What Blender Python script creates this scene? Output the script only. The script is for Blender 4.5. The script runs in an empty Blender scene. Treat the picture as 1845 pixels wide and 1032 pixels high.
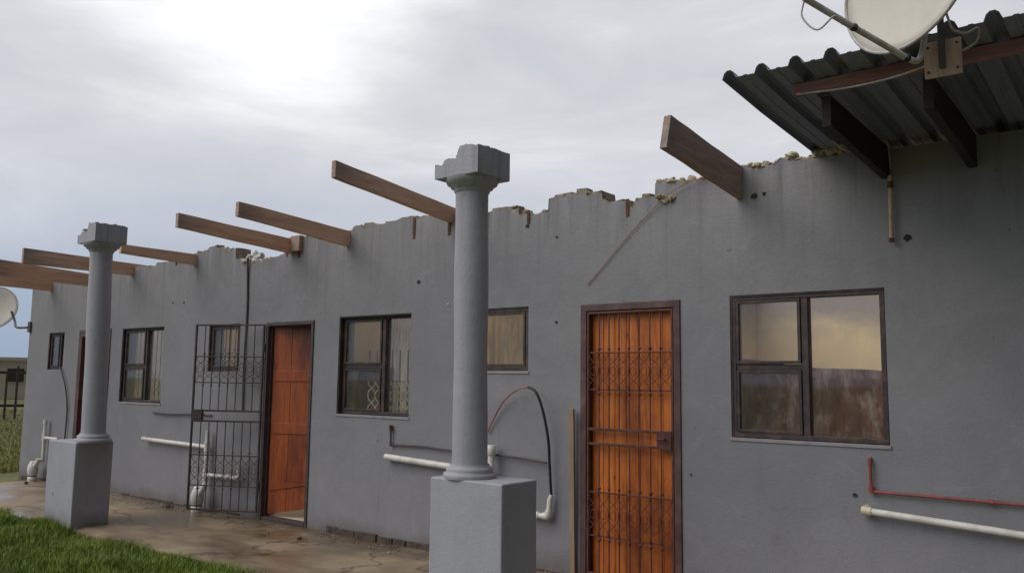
import bpy, math, random
from mathutils import Vector, Matrix, noise
R = math.radians
SC = bpy.context.scene
COL = SC.collection
random.seed(7)

# ------------------------------------------------------------------ camera
cam_d = bpy.data.cameras.new("camera")
cam = bpy.data.objects.new("camera", cam_d); COL.objects.link(cam)
cam_d.sensor_width = 36.0
cam_d.lens = 1520.26 / 1845 * 36.0
cam_d.clip_start = 0.05; cam_d.clip_end = 3000
CAM = Vector((0.0, -5.5443, 1.4778))
rt = Vector((0.78924780, 0.61395141, 0.01231179))
up = Vector((0.05850587, -0.09513844, 0.99374330))
fw = Vector((-0.61128142, 0.78358940, 0.11100757))
m = Matrix((( rt.x, up.x, -fw.x, CAM.x), (rt.y, up.y, -fw.y, CAM.y), (rt.z, up.z, -fw.z, CAM.z), (0, 0, 0, 1)))
cam.matrix_world = m
SC.camera = cam

# ------------------------------------------------------------------ sky
SUN_DIR = Vector((-0.36, -0.60, 0.70)).normalized()
world = bpy.data.worlds.new("World"); SC.world = world
world.use_nodes = True
nt = world.node_tree; nt.nodes.clear()
def N(t, typ, **kw):
    n = t.nodes.new(typ)
    for k, v in kw.items():
        if k == 'inp':
            for a, b in v.items(): n.inputs[a].default_value = b
        else: setattr(n, k, v)
    return n
def ramp(t, stops, interp='LINEAR'):
    n = t.nodes.new('ShaderNodeValToRGB'); cr = n.color_ramp; cr.interpolation = interp
    while len(cr.elements) < len(stops): cr.elements.new(0.5)
    for e, (p, c) in zip(cr.elements, stops):
        e.position = p; e.color = (c, c, c, 1) if isinstance(c, (int, float)) else (*c, 1)
    return n
L = nt.links.new
tc = N(nt, 'ShaderNodeTexCoord')
sky = N(nt, 'ShaderNodeTexSky', sky_type='NISHITA', sun_disc=False)
sky.sun_elevation = math.asin(SUN_DIR.z); sky.sun_rotation = math.atan2(SUN_DIR.x, SUN_DIR.y)
bgs = N(nt, 'ShaderNodeBackground', inp={'Strength': 0.07}); L(sky.outputs[0], bgs.inputs[0])
# clouds: direction-space noise, stretched into flat layers
mp = N(nt, 'ShaderNodeMapping'); mp.inputs['Scale'].default_value = (1.3, 1.3, 4.2); L(tc.outputs['Generated'], mp.inputs[0])
n1 = N(nt, 'ShaderNodeTexNoise', inp={'Scale': 2.3, 'Detail': 9.0, 'Roughness': 0.56, 'Distortion': 0.5}); L(mp.outputs[0], n1.inputs[0])
cl = ramp(nt, [(0.32, (0.53, 0.54, 0.575)), (0.50, (0.60, 0.602, 0.632)), (0.66, (0.70, 0.698, 0.715))]); L(n1.outputs[0], cl.inputs[0])
# thin brighter part of the cloud deck
dt = N(nt, 'ShaderNodeVectorMath', operation='DOT_PRODUCT'); L(tc.outputs['Generated'], dt.inputs[0])
bd = Vector((-0.735, 0.480, 0.535)).normalized(); dt.inputs[1].default_value = bd
n2 = N(nt, 'ShaderNodeTexNoise', inp={'Scale': 3.0, 'Detail': 4.0}); L(mp.outputs[0], n2.inputs[0])
ad = N(nt, 'ShaderNodeMath', operation='MULTIPLY_ADD', inp={1: 0.06, 2: -0.03}); L(n2.outputs[0], ad.inputs[0])
sm = N(nt, 'ShaderNodeMath', operation='ADD'); L(dt.outputs['Value'], sm.inputs[0]); L(ad.outputs[0], sm.inputs[1])
br = N(nt, 'ShaderNodeMapRange', interpolation_type='SMOOTHERSTEP', inp={'From Min': 0.950, 'From Max': 1.005, 'To Min': 0.0, 'To Max': 0.34}); L(sm.outputs[0], br.inputs[0])
addc = N(nt, 'ShaderNodeMix', data_type='RGBA', blend_type='ADD'); addc.inputs[0].default_value = 1.0
L(cl.outputs[0], addc.inputs[6]); L(br.outputs[0], addc.inputs[7])
# clouds brighter to the left; unseen right side dimmed to shade side faces
d2 = N(nt, 'ShaderNodeVectorMath', operation='DOT_PRODUCT'); L(tc.outputs['Generated'], d2.inputs[0]); d2.inputs[1].default_value = Vector((-0.92, -0.05, 0.38)).normalized()
mr = N(nt, 'ShaderNodeMapRange', interpolation_type='SMOOTHSTEP', inp={'From Min': -0.28, 'From Max': 0.27, 'To Min': 0.06, 'To Max': 1.12}); L(d2.outputs['Value'], mr.inputs[0])
# keep the deck in front of the camera neutral
mul = N(nt, 'ShaderNodeMix', data_type='RGBA', blend_type='MULTIPLY'); mul.inputs[0].default_value = 1.0
L(addc.outputs[2], mul.inputs[6]); L(mr.outputs[0], mul.inputs[7])
# blue-grey towards the horizon
sx = N(nt, 'ShaderNodeSeparateXYZ'); L(tc.outputs['Generated'], sx.inputs[0])
hz = ramp(nt, [(0.0, 1.0), (0.07, 0.9), (0.17, 0.35), (0.29, 0.0)], 'EASE'); L(sx.outputs[2], hz.inputs[0])
hm = N(nt, 'ShaderNodeMix', data_type='RGBA'); L(hz.outputs[0], hm.inputs[0]); L(mul.outputs[2], hm.inputs[6]); hm.inputs[7].default_value = (0.30, 0.38, 0.51, 1)
bgc = N(nt, 'ShaderNodeBackground', inp={'Strength': 1.0}); L(hm.outputs[2], bgc.inputs[0])
mx = N(nt, 'ShaderNodeMixShader', inp={0: 0.93}); L(bgs.outputs[0], mx.inputs[1]); L(bgc.outputs[0], mx.inputs[2])
wo = N(nt, 'ShaderNodeOutputWorld'); L(mx.outputs[0], wo.inputs[0])

sun_d = bpy.data.lights.new("sun", 'SUN'); sun_d.energy = 1.45; sun_d.angle = R(48); sun_d.color = (1.0, 0.96, 0.90)
sun = bpy.data.objects.new("sun", sun_d); COL.objects.link(sun)
sun.rotation_euler = SUN_DIR.to_track_quat('Z', 'Y').to_euler()

SC.view_settings.view_transform = 'Standard'; SC.view_settings.look = 'None'
SC.view_settings.gamma = 1.0; SC.view_settings.exposure = 0.12; SC.view_settings.use_curve_mapping = False

# ------------------------------------------------------------------ materials
def newmat(name):
    mt = bpy.data.materials.new(name); mt.use_nodes = True
    t = mt.node_tree; b = t.nodes['Principled BSDF']
    return mt, t, b
def mix(t, fac, a, b, mode='MIX'):
    n = t.nodes.new('ShaderNodeMix'); n.data_type = 'RGBA'; n.blend_type = mode
    for i, v in ((0, fac), (6, a), (7, b)):
        if hasattr(v, 'is_output') or isinstance(v, bpy.types.NodeSocket): t.links.new(v, n.inputs[i])
        elif isinstance(v, (int, float)) and i == 0: n.inputs[0].default_value = v
        else: n.inputs[i].default_value = (*v, 1)
    return n.outputs[2]
def noisy(t, scale, detail=5, rough=0.55, vec=None, stretch=None, dist=0.0):
    tcn = t.nodes.new('ShaderNodeTexCoord'); src = tcn.outputs['Object']
    if stretch:
        mpn = t.nodes.new('ShaderNodeMapping'); mpn.inputs['Scale'].default_value = stretch
        t.links.new(src, mpn.inputs[0]); src = mpn.outputs[0]
    n = t.nodes.new('ShaderNodeTexNoise'); n.inputs['Scale'].default_value = scale
    n.inputs['Detail'].default_value = detail; n.inputs['Roughness'].default_value = rough
    n.inputs['Distortion'].default_value = dist
    t.links.new(src, n.inputs['Vector']); return n.outputs[0]
def rmp(t, src, stops):
    r = ramp(t, stops); t.links.new(src, r.inputs[0]); return r.outputs[0]
def bump(t, b, srcs, dist=0.01, strength=0.5):
    prev = None
    for s, st in srcs:
        n = t.nodes.new('ShaderNodeBump'); n.inputs['Strength'].default_value = st; n.inputs['Distance'].default_value = dist
        t.links.new(s, n.inputs['Height'])
        if prev: t.links.new(prev, n.inputs['Normal'])
        prev = n.outputs[0]
    t.links.new(prev, b.inputs['Normal'])
def plain(name, col, rough=0.6, metal=0.0, var=0.25, scale=12.0, bmp=0.15, dirt=None, stretch=None):
    mt, t, b = newmat(name)
    a = tuple(c * (1 - var) for c in col); d = tuple(min(1, c * (1 + var)) for c in col)
    n = noisy(t, scale, stretch=stretch)
    c = mix(t, rmp(t, n, [(0.3, 0.0), (0.7, 1.0)]), a, d)
    if dirt:
        c = mix(t, rmp(t, noisy(t, scale * 0.45, 8, 0.7, stretch=stretch), [(0.48, 0.0), (0.66, 0.85)]), c, dirt)
    t.links.new(c, b.inputs['Base Color']); b.inputs['Roughness'].default_value = rough; b.inputs['Metallic'].default_value = metal
    if bmp: bump(t, b, [(noisy(t, scale * 4, 4), bmp)], 0.004)
    return mt

def wall_mat(name, base, tint):
    mt, t, b = newmat(name)
    big = noisy(t, 0.55, 4, 0.5); mid = noisy(t, 3.2, 7, 0.62); fine = noisy(t, 38, 4, 0.6)
    c = mix(t, rmp(t, big, [(0.35, 0.0), (0.65, 1.0)]), base, tint)
    c = mix(t, rmp(t, mid, [(0.35, 0.0), (0.70, 0.45)]), c, tuple(x * 0.76 for x in base))
    # rain streaks running down
    st = noisy(t, 2.4, 5, 0.6, stretch=(5.0, 5.0, 0.35))
    c = mix(t, rmp(t, st, [(0.58, 0.0), (0.80, 0.22)]), c, (0.10, 0.09, 0.08))
    # little chips where the paint is off
    vo = t.nodes.new('ShaderNodeTexNoise'); vo.inputs['Scale'].default_value = 14; vo.inputs['Detail'].default_value = 2
    tcn = t.nodes.new('ShaderNodeTexCoord'); t.links.new(tcn.outputs['Object'], vo.inputs['Vector'])
    c = mix(t, rmp(t, vo.outputs[0], [(0.735, 0.0), (0.76, 0.6)]), c, (0.07, 0.06, 0.055))
    c = mix(t, rmp(t, noisy(t, 5.5, 9, 0.75), [(0.66, 0.0), (0.74, 0.25)]), c, (0.42, 0.41, 0.40))
    pt = noisy(t, 1.7, 9, 0.72, dist=0.8)
    c = mix(t, rmp(t, pt, [(0.45, 0.0), (0.60, 0.32)]), c, tuple(x * 0.66 for x in base))
    c = mix(t, rmp(t, noisy(t, 2.6, 9, 0.7, stretch=(1, 1, 1.6), dist=1.2), [(0.56, 0.0), (0.63, 0.13)]), c, tuple(min(1, x * 1.35) for x in base))
    vt = t.nodes.new('ShaderNodeTexVoronoi'); vt.feature = 'DISTANCE_TO_EDGE'; vt.inputs['Scale'].default_value = 0.85
    tcv = t.nodes.new('ShaderNodeTexCoord'); nv = t.nodes.new('ShaderNodeTexNoise'); nv.inputs['Scale'].default_value = 3.5; nv.inputs['Detail'].default_value = 6
    t.links.new(tcv.outputs['Object'], nv.inputs['Vector'])
    mv = t.nodes.new('ShaderNodeVectorMath'); mv.operation = 'MULTIPLY_ADD'; t.links.new(nv.outputs['Color'], mv.inputs[0]); mv.inputs[1].default_value = (.45, .45, .45); t.links.new(tcv.outputs['Object'], mv.inputs[2])
    t.links.new(mv.outputs[0], vt.inputs['Vector'])
    crk = rmp(t, vt.outputs['Distance'], [(0.0, 0.22), (0.0035, 0.0)])
    cm = t.nodes.new('ShaderNodeMath'); cm.operation = 'MULTIPLY'; t.links.new(crk, cm.inputs[0]); t.links.new(rmp(t, noisy(t, 0.8, 2), [(0.53, 0.0), (0.62, 1.0)]), cm.inputs[1])
    c = mix(t, cm.outputs[0], c, (0.07, 0.06, 0.055))
    # splash dirt along the foot of the wall
    geo = t.nodes.new('ShaderNodeNewGeometry'); sep = t.nodes.new('ShaderNodeSeparateXYZ'); t.links.new(geo.outputs['Position'], sep.inputs[0])
    ma = t.nodes.new('ShaderNodeMath'); ma.operation = 'MULTIPLY_ADD'; t.links.new(mid, ma.inputs[0]); ma.inputs[1].default_value = 0.35; t.links.new(sep.outputs[2], ma.inputs[2])
    c = mix(t, rmp(t, ma.outputs[0], [(0.14, 0.75), (0.34, 0.0)]), c, (0.10, 0.075, 0.055))
    ru = t.nodes.new('ShaderNodeMapRange'); t.links.new(sep.outputs[2], ru.inputs[0]); ru.inputs[1].default_value = 2.15; ru.inputs[2].default_value = 2.95
    rm = t.nodes.new('ShaderNodeMath'); rm.operation = 'MULTIPLY'; t.links.new(ru.outputs[0], rm.inputs[0]); t.links.new(rmp(t, noisy(t, 3.0, 6, 0.65, stretch=(4, 4, 0.25)), [(0.50, 0.0), (0.72, 0.6)]), rm.inputs[1])
    c = mix(t, rm.outputs[0], c, (0.115, 0.10, 0.09))
    t.links.new(c, b.inputs['Base Color']); b.inputs['Roughness'].default_value = 0.66
    bump(t, b, [(noisy(t, 1.3, 3, 0.5), 0.5), (mid, 0.35), (fine, 0.18), (noisy(t, 120, 2), 0.2)], 0.014)
    return mt
M = {}
M['wall'] = wall_mat('grey_plaster', (0.262, 0.259, 0.274), (0.205, 0.204, 0.228))
M['column'] = wall_mat('column_plaster', (0.405, 0.405, 0.445), (0.335, 0.338, 0.378))
M['raw'] = plain('raw_masonry', (0.30, 0.255, 0.21), 0.9, var=0.35, scale=18, bmp=0.8, dirt=(0.12, 0.10, 0.08))
M['mortar'] = plain('mortar_lumps', (0.50, 0.43, 0.31), 0.9, var=0.3, scale=25, bmp=0.8, dirt=(0.19, 0.15, 0.09))
M['pale'] = plain('pale_plaster_lumps', (0.62, 0.60, 0.57), 0.85, var=0.2, scale=25, bmp=0.6)
M['footing'] = plain('footing_brick', (0.075, 0.055, 0.045), 0.9, var=0.5, scale=16, bmp=0.8)
M['cream0'] = plain('cream_interior', (0.76, 0.62, 0.40), 0.8, var=0.12, scale=1.4, bmp=0.2, dirt=(0.60, 0.49, 0.33))
mt, t, b = newmat('cream_interior_painted_reflection')  # cream wall; slanted grey-tan upper band paints in the window's hillside reflection
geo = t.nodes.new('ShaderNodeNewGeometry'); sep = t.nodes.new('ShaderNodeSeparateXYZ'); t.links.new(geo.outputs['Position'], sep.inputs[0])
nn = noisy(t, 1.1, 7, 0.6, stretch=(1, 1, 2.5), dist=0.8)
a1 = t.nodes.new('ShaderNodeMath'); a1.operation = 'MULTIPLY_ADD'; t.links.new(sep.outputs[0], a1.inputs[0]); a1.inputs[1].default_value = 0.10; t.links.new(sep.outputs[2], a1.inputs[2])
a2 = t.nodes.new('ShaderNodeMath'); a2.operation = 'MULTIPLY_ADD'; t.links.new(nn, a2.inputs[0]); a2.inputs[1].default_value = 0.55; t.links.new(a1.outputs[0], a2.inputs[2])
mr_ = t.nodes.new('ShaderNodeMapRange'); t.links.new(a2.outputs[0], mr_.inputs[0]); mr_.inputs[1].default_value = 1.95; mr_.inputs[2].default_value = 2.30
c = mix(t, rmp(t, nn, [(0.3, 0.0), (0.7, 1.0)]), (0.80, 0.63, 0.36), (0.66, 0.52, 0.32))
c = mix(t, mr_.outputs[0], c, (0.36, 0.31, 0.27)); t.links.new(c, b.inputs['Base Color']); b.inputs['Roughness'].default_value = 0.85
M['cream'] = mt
def wood(name, a, b_, rough=0.6, stretch=(1, 1, 1), scale=3.0, grey=None, axisgrey=None):
    mt, t, b = newmat(name)
    g = noisy(t, scale, 8, 0.65, stretch=stretch, dist=0.6)
    c = mix(t, rmp(t, g, [(0.32, 0.0), (0.68, 1.0)]), a, b_)
    if grey:
        geo = t.nodes.new('ShaderNodeNewGeometry'); sep = t.nodes.new('ShaderNodeSeparateXYZ'); t.links.new(geo.outputs['Position'], sep.inputs[0])
        ma = t.nodes.new('ShaderNodeMath'); ma.operation = 'MULTIPLY_ADD'; t.links.new(g, ma.inputs[0]); ma.inputs[1].default_value = 0.6; t.links.new(sep.outputs[1], ma.inputs[2])
        # the outer end weathered grey (map y from -1.4 .. 0)
        mr_ = t.nodes.new('ShaderNodeMapRange'); t.links.new(ma.outputs[0], mr_.inputs[0]); mr_.inputs[1].default_value = -1.15; mr_.inputs[2].default_value = -0.55; mr_.inputs[3].default_value = 0.85; mr_.inputs[4].default_value = 0.0
        c = mix(t, mr_.outputs[0], c, grey)
    t.links.new(c, b.inputs['Base Color']); b.inputs['Roughness'].default_value = rough
    bump(t, b, [(g, 0.3)], 0.006); return mt
M['rafter'] = wood('weathered_rafter', (0.27, 0.175, 0.15), (0.46, 0.32, 0.27), 0.75, (9, 1, 9), 2.2, grey=(0.125, 0.108, 0.115))
M['rafter_pale'] = wood('pale_weathered_rafter', (0.64, 0.35, 0.235), (0.88, 0.58, 0.42), 0.75, (9, 1, 9), 2.2, grey=(0.21, 0.175, 0.185))
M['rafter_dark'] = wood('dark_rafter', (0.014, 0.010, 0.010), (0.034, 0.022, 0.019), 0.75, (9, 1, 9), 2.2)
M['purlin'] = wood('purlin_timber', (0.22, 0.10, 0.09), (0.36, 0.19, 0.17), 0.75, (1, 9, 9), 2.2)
M['board'] = wood('pale_board', (0.42, 0.27, 0.20), (0.62, 0.46, 0.36), 0.75, (7, 1, 1.5), 3.0)
def boards(name, a, b_, c_, pitch, off, rough=0.45):
    mt, t, b = newmat(name)
    geo = t.nodes.new('ShaderNodeTexCoord'); sep = t.nodes.new('ShaderNodeSeparateXYZ'); t.links.new(geo.outputs['Object'], sep.inputs[0])
    ma = t.nodes.new('ShaderNodeMath'); ma.operation = 'MULTIPLY_ADD'; t.links.new(sep.outputs[0], ma.inputs[0]); ma.inputs[1].default_value = 1 / pitch; ma.inputs[2].default_value = off
    fl = t.nodes.new('ShaderNodeMath'); fl.operation = 'FLOOR'; t.links.new(ma.outputs[0], fl.inputs[0])
    wn = t.nodes.new('ShaderNodeTexWhiteNoise'); wn.noise_dimensions = '1D'; t.links.new(fl.outputs[0], wn.inputs['W'])
    g = noisy(t, 2.4, 8, 0.7, stretch=(12, 12, 0.8), dist=0.8)
    c = mix(t, rmp(t, g, [(0.30, 0.0), (0.70, 1.0)]), a, b_)
    c = mix(t, wn.outputs[0], c, mix(t, rmp(t, g, [(0.3, 0.0), (0.7, 1.0)]), c_, b_))
    c = mix(t, rmp(t, noisy(t, 1.5, 6, 0.65, stretch=(2, 2, 1)), [(0.46, 0.0), (0.66, 0.7)]), c, tuple(x * .38 for x in a))
    c = mix(t, rmp(t, noisy(t, 9, 3, 0.5, stretch=(1, 1, 0.6)), [(0.70, 0.0), (0.75, 0.8)]), c, (0.07, 0.018, 0.01))
    t.links.new(c, b.inputs['Base Color']); b.inputs['Roughness'].default_value = rough
    b.inputs['Coat Weight'].default_value = 0.12; b.inputs['Coat Roughness'].default_value = 0.3
    bump(t, b, [(g, 0.2)], 0.004); return mt
M['door1'] = boards('orange_varnished_boards', (0.36, 0.062, 0.010), (0.80, 0.25, 0.038), (0.48, 0.11, 0.016), 0.105, 0.3)
M['door2'] = boards('red_varnished_timber', (0.15, 0.024, 0.006), (0.42, 0.095, 0.016), (0.24, 0.042, 0.008), 0.19, 0.1)
M['steel'] = plain('dark_window_steel', (0.036, 0.028, 0.030), 0.55, var=0.3, scale=20, dirt=(0.12, 0.07, 0.05))
M['doorframe'] = plain('brown_door_frame', (0.085, 0.045, 0.045), 0.5, var=0.3, scale=9, dirt=(0.17, 0.10, 0.09))
M['gate'] = plain('gate_iron', (0.085, 0.028, 0.024), 0.5, metal=0.0, var=0.4, scale=30, dirt=(0.16, 0.055, 0.035))
M['gate_dark'] = plain('black_gate_iron', (0.062, 0.048, 0.048), 0.55, var=0.4, scale=30, dirt=(0.07, 0.035, 0.03))
M['deco'] = plain('gate_scroll_iron', (0.12, 0.04, 0.04), 0.55, var=0.3, scale=30)
M['pvc'] = plain('white_plastic_pipe', (0.70, 0.69, 0.64), 0.4, var=0.06, scale=10, bmp=0.03, dirt=(0.50, 0.47, 0.40))
M['red_pipe'] = plain('red_brown_pipe', (0.26, 0.055, 0.05), 0.5, var=0.3, scale=15, dirt=(0.13, 0.05, 0.04))
M['dark_pipe'] = plain('dark_water_pipe', (0.075, 0.065, 0.068), 0.55, var=0.3, scale=15, dirt=(0.10, 0.06, 0.05))
M['black'] = plain('black_rubber', (0.018, 0.018, 0.02), 0.5, var=0.3, bmp=0.05)
M['hose_red'] = plain('faded_red_hose', (0.32, 0.14, 0.11), 0.6, var=0.3, scale=10)
M['redwire'] = plain('faded_red_wire', (0.34, 0.15, 0.13), 0.7, var=0.35, scale=8)
M['rust'] = plain('rusty_strap', (0.12, 0.045, 0.025), 0.85, var=0.5, scale=40)
M['conduit'] = plain('tan_conduit', (0.45, 0.36, 0.24), 0.6, var=0.2, scale=10)
M['dish'] = plain('dish_paint', (0.62, 0.585, 0.52), 0.45, var=0.06, scale=3, bmp=0.03, dirt=(0.53, 0.49, 0.42))
M['dishtube'] = plain('dish_tube_paint', (0.46, 0.44, 0.42), 0.5, var=0.2, scale=20, dirt=(0.28, 0.23, 0.19))
M['pole'] = plain('dark_grey_pole', (0.10, 0.10, 0.10), 0.5, metal=0.3, var=0.2)
M['curtain_brown'] = plain('brown_cloth', (0.14, 0.040, 0.022), 0.9, var=0.45, scale=11, stretch=(1.6, 1, 0.8), dirt=(0.50, 0.41, 0.36))
M['curtain_white'] = plain('white_lace', (0.80, 0.78, 0.74), 0.9, var=0.2, scale=10, stretch=(6, 1, 0.6))
M['curtain_cream'] = plain('cream_cloth', (0.78, 0.66, 0.46), 0.9, var=0.25, scale=6, stretch=(4, 1, 0.7), dirt=(0.55, 0.43, 0.27))
M['furn'] = plain('dark_brown_furniture', (0.17, 0.085, 0.045), 0.6, var=0.3)
M['stone'] = plain('dark_stone', (0.06, 0.05, 0.04), 0.9, var=0.5, scale=30, bmp=0.5)
M['plank'] = wood('weathered_plank', (0.20, 0.14, 0.09), (0.36, 0.26, 0.17), 0.85, (8, 8, 1), 2.0)
M['fence'] = plain('dark_fence_timber', (0.10, 0.078, 0.065), 0.85, var=0.4)
M['tanwall'] = plain('tan_house_wall', (0.47, 0.36, 0.26), 0.85, var=0.12, scale=0.6)
M['tanlight'] = plain('light_house_wall', (0.62, 0.52, 0.42), 0.85, var=0.1, scale=0.6)
M['tile'] = plain('brown_roof', (0.22, 0.11, 0.07), 0.8, var=0.25, scale=2)
M['wood_handle'] = plain('worn_brass', (0.35, 0.27, 0.14), 0.4, metal=0.8, var=0.1)

for k_ in ('curtain_white', 'curtain_cream'):
    t = M[k_].node_tree; b = t.nodes['Principled BSDF']; src = b.inputs['Base Color'].links[0].from_socket
    tl = t.nodes.new('ShaderNodeBsdfTranslucent'); t.links.new(src, tl.inputs[0]); ms = t.nodes.new('ShaderNodeMixShader'); ms.inputs[0].default_value = .7
    t.links.new(b.outputs[0], ms.inputs[1]); t.links.new(tl.outputs[0], ms.inputs[2]); t.links.new(ms.outputs[0], t.nodes['Material Output'].inputs[0])
# roof sheeting: grey-blue paint, dirty underside
mt, t, b = newmat('blue_grey_roof_sheet')
c = mix(t, rmp(t, noisy(t, 1.2, 7, 0.65, stretch=(5, 0.6, 5)), [(0.3, 0.0), (0.7, 1.0)]), (0.155, 0.178, 0.255), (0.27, 0.295, 0.385))
c = mix(t, rmp(t, noisy(t, 3.2, 8, 0.7, stretch=(3, 0.8, 3)), [(0.55, 0.0), (0.72, 0.6)]), c, (0.12, 0.09, 0.08))
t.links.new(c, b.inputs['Base Color']); b.inputs['Roughness'].default_value = 0.55
M['sheet'] = mt

# wet concrete
mt, t, b = newmat('wet_concrete')
big = noisy(t, 0.9, 6, 0.6, stretch=(1, 1.8, 1)); mid = noisy(t, 4, 8, 0.65); fine = noisy(t, 60, 4)
c = mix(t, rmp(t, big, [(0.36, 0.0), (0.62, 1.0)]), (0.145, 0.098, 0.058), (0.34, 0.26, 0.175))
c = mix(t, rmp(t, mid, [(0.40, 0.0), (0.70, 0.55)]), c, (0.15, 0.125, 0.07))
c = mix(t, rmp(t, noisy(t, 9, 8, 0.7), [(0.6, 0.0), (0.72, 0.6)]), c, (0.10, 0.075, 0.05))
# mud along the house wall
geo = t.nodes.new('ShaderNodeNewGeometry'); sep = t.nodes.new('ShaderNodeSeparateXYZ'); t.links.new(geo.outputs['Position'], sep.inputs[0])
ma = t.nodes.new('ShaderNodeMath'); ma.operation = 'MULTIPLY_ADD'; t.links.new(mid, ma.inputs[0]); ma.inputs[1].default_value = 0.9; t.links.new(sep.outputs[1], ma.inputs[2])
mr_ = t.nodes.new('ShaderNodeMapRange'); t.links.new(ma.outputs[0], mr_.inputs[0]); mr_.inputs[1].default_value = 0.05; mr_.inputs[2].default_value = 0.42; mr_.inputs[4].default_value = 0.75
c = mix(t, mr_.outputs[0], c, (0.095, 0.065, 0.042))
t.links.new(c, b.inputs['Base Color'])
t.links.new(rmp(t, big, [(0.38, 0.16), (0.60, 0.62)]), b.inputs['Roughness'])
vt = t.nodes.new('ShaderNodeTexVoronoi'); vt.feature = 'DISTANCE_TO_EDGE'; vt.inputs['Scale'].default_value = 0.6
tcv = t.nodes.new('ShaderNodeTexCoord'); nv = t.nodes.new('ShaderNodeTexNoise'); nv.inputs['Scale'].default_value = 2.5; nv.inputs['Detail'].default_value = 6
t.links.new(tcv.outputs['Object'], nv.inputs['Vector'])
mv = t.nodes.new('ShaderNodeVectorMath'); mv.operation = 'MULTIPLY_ADD'; t.links.new(nv.outputs['Color'], mv.inputs[0]); mv.inputs[1].default_value = (.5, .5, .5); t.links.new(tcv.outputs['Object'], mv.inputs[2])
t.links.new(mv.outputs[0], vt.inputs['Vector'])
c = mix(t, rmp(t, vt.outputs['Distance'], [(0.0, 0.8), (0.010, 0.0)]), c, (0.05, 0.038, 0.028))
t.links.new(c, b.inputs['Base Color'])
bump(t, b, [(mid, 0.25), (fine, 0.15)], 0.01)
M['slab'] = mt
# ground under the grass
mt, t, b = newmat('grass_ground')
c = mix(t, rmp(t, noisy(t, 0.35, 6, 0.6), [(0.35, 0.0), (0.65, 1.0)]), (0.05, 0.075, 0.02), (0.19, 0.18, 0.06))
c = mix(t, rmp(t, noisy(t, 7, 6, 0.7), [(0.45, 0.0), (0.7, 0.8)]), c, (0.035, 0.045, 0.012))
t.links.new(c, b.inputs['Base Color']); b.inputs['Roughness'].default_value = 0.95
bump(t, b, [(noisy(t, 9, 6), 0.8)], 0.05)
M['ground'] = mt
def bladem(name, a, b_):
    mt, t, b = newmat(name)
    c = mix(t, rmp(t, noisy(t, 2.6, 4), [(0.35, 0.0), (0.65, 1.0)]), a, b_)
    at = t.nodes.new('ShaderNodeTexCoord')
    wn = t.nodes.new('ShaderNodeTexNoise'); wn.inputs['Scale'].default_value = 45; t.links.new(at.outputs['Object'], wn.inputs['Vector'])
    c = mix(t, rmp(t, wn.outputs[0], [(0.55, 0.0), (0.75, 0.5)]), c, (0.17, 0.16, 0.05))
    t.links.new(c, b.inputs['Base Color']); b.inputs['Roughness'].default_value = 0.6
    return mt
M['blade'] = bladem('grass_blades', (0.090, 0.165, 0.014), (0.235, 0.310, 0.036))
M['blade_dry'] = bladem('dry_grass_blades', (0.17, 0.19, 0.04), (0.34, 0.30, 0.10))
# window glass: dusty thin panes
def glass(name, dust, dustcol=(0.45, 0.42, 0.38)):
    mt = bpy.data.materials.new(name); mt.use_nodes = True; t = mt.node_tree; t.nodes.clear()
    tr = N(t, 'ShaderNodeBsdfTransparent', inp={'Color': (0.97, 0.975, 0.97, 1)})
    gl = N(t, 'ShaderNodeBsdfGlossy', inp={'Color': (1, 1, 1, 1), 'Roughness': 0.03})
    df = N(t, 'ShaderNodeBsdfDiffuse', inp={'Color': (*dustcol, 1)})
    ge = N(t, 'ShaderNodeNewGeometry'); dp = N(t, 'ShaderNodeVectorMath', operation='DOT_PRODUCT'); t.links.new(ge.outputs['Incoming'], dp.inputs[0]); t.links.new(ge.outputs['Normal'], dp.inputs[1])
    ab = N(t, 'ShaderNodeMath', operation='ABSOLUTE'); t.links.new(dp.outputs['Value'], ab.inputs[0])
    om = N(t, 'ShaderNodeMath', operation='SUBTRACT', inp={0: 1.0}); t.links.new(ab.outputs[0], om.inputs[1])
    pw = N(t, 'ShaderNodeMath', operation='POWER', inp={1: 5.0}); t.links.new(om.outputs[0], pw.inputs[0])
    fr = N(t, 'ShaderNodeMath', operation='MULTIPLY_ADD', inp={1: 0.95, 2: 0.04}); t.links.new(pw.outputs[0], fr.inputs[0])
    m1 = N(t, 'ShaderNodeMixShader'); t.links.new(fr.outputs[0], m1.inputs[0]); t.links.new(tr.outputs[0], m1.inputs[1]); t.links.new(gl.outputs[0], m1.inputs[2])
    m2 = N(t, 'ShaderNodeMixShader'); t.links.new(rmp(t, noisy(t, 6, 8, 0.7, stretch=(1.5, 1, 0.8)), [(0.40, dust * 0.3), (0.68, dust)]), m2.inputs[0])
    t.links.new(m1.outputs[0], m2.inputs[1]); t.links.new(df.outputs[0], m2.inputs[2])
    o = N(t, 'ShaderNodeOutputMaterial'); t.links.new(m2.outputs[0], o.inputs[0]); return mt
M['glass'] = glass('dusty_glass', 0.07)
M['glass_dirty'] = glass('dirty_glass', 0.07)

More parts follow.
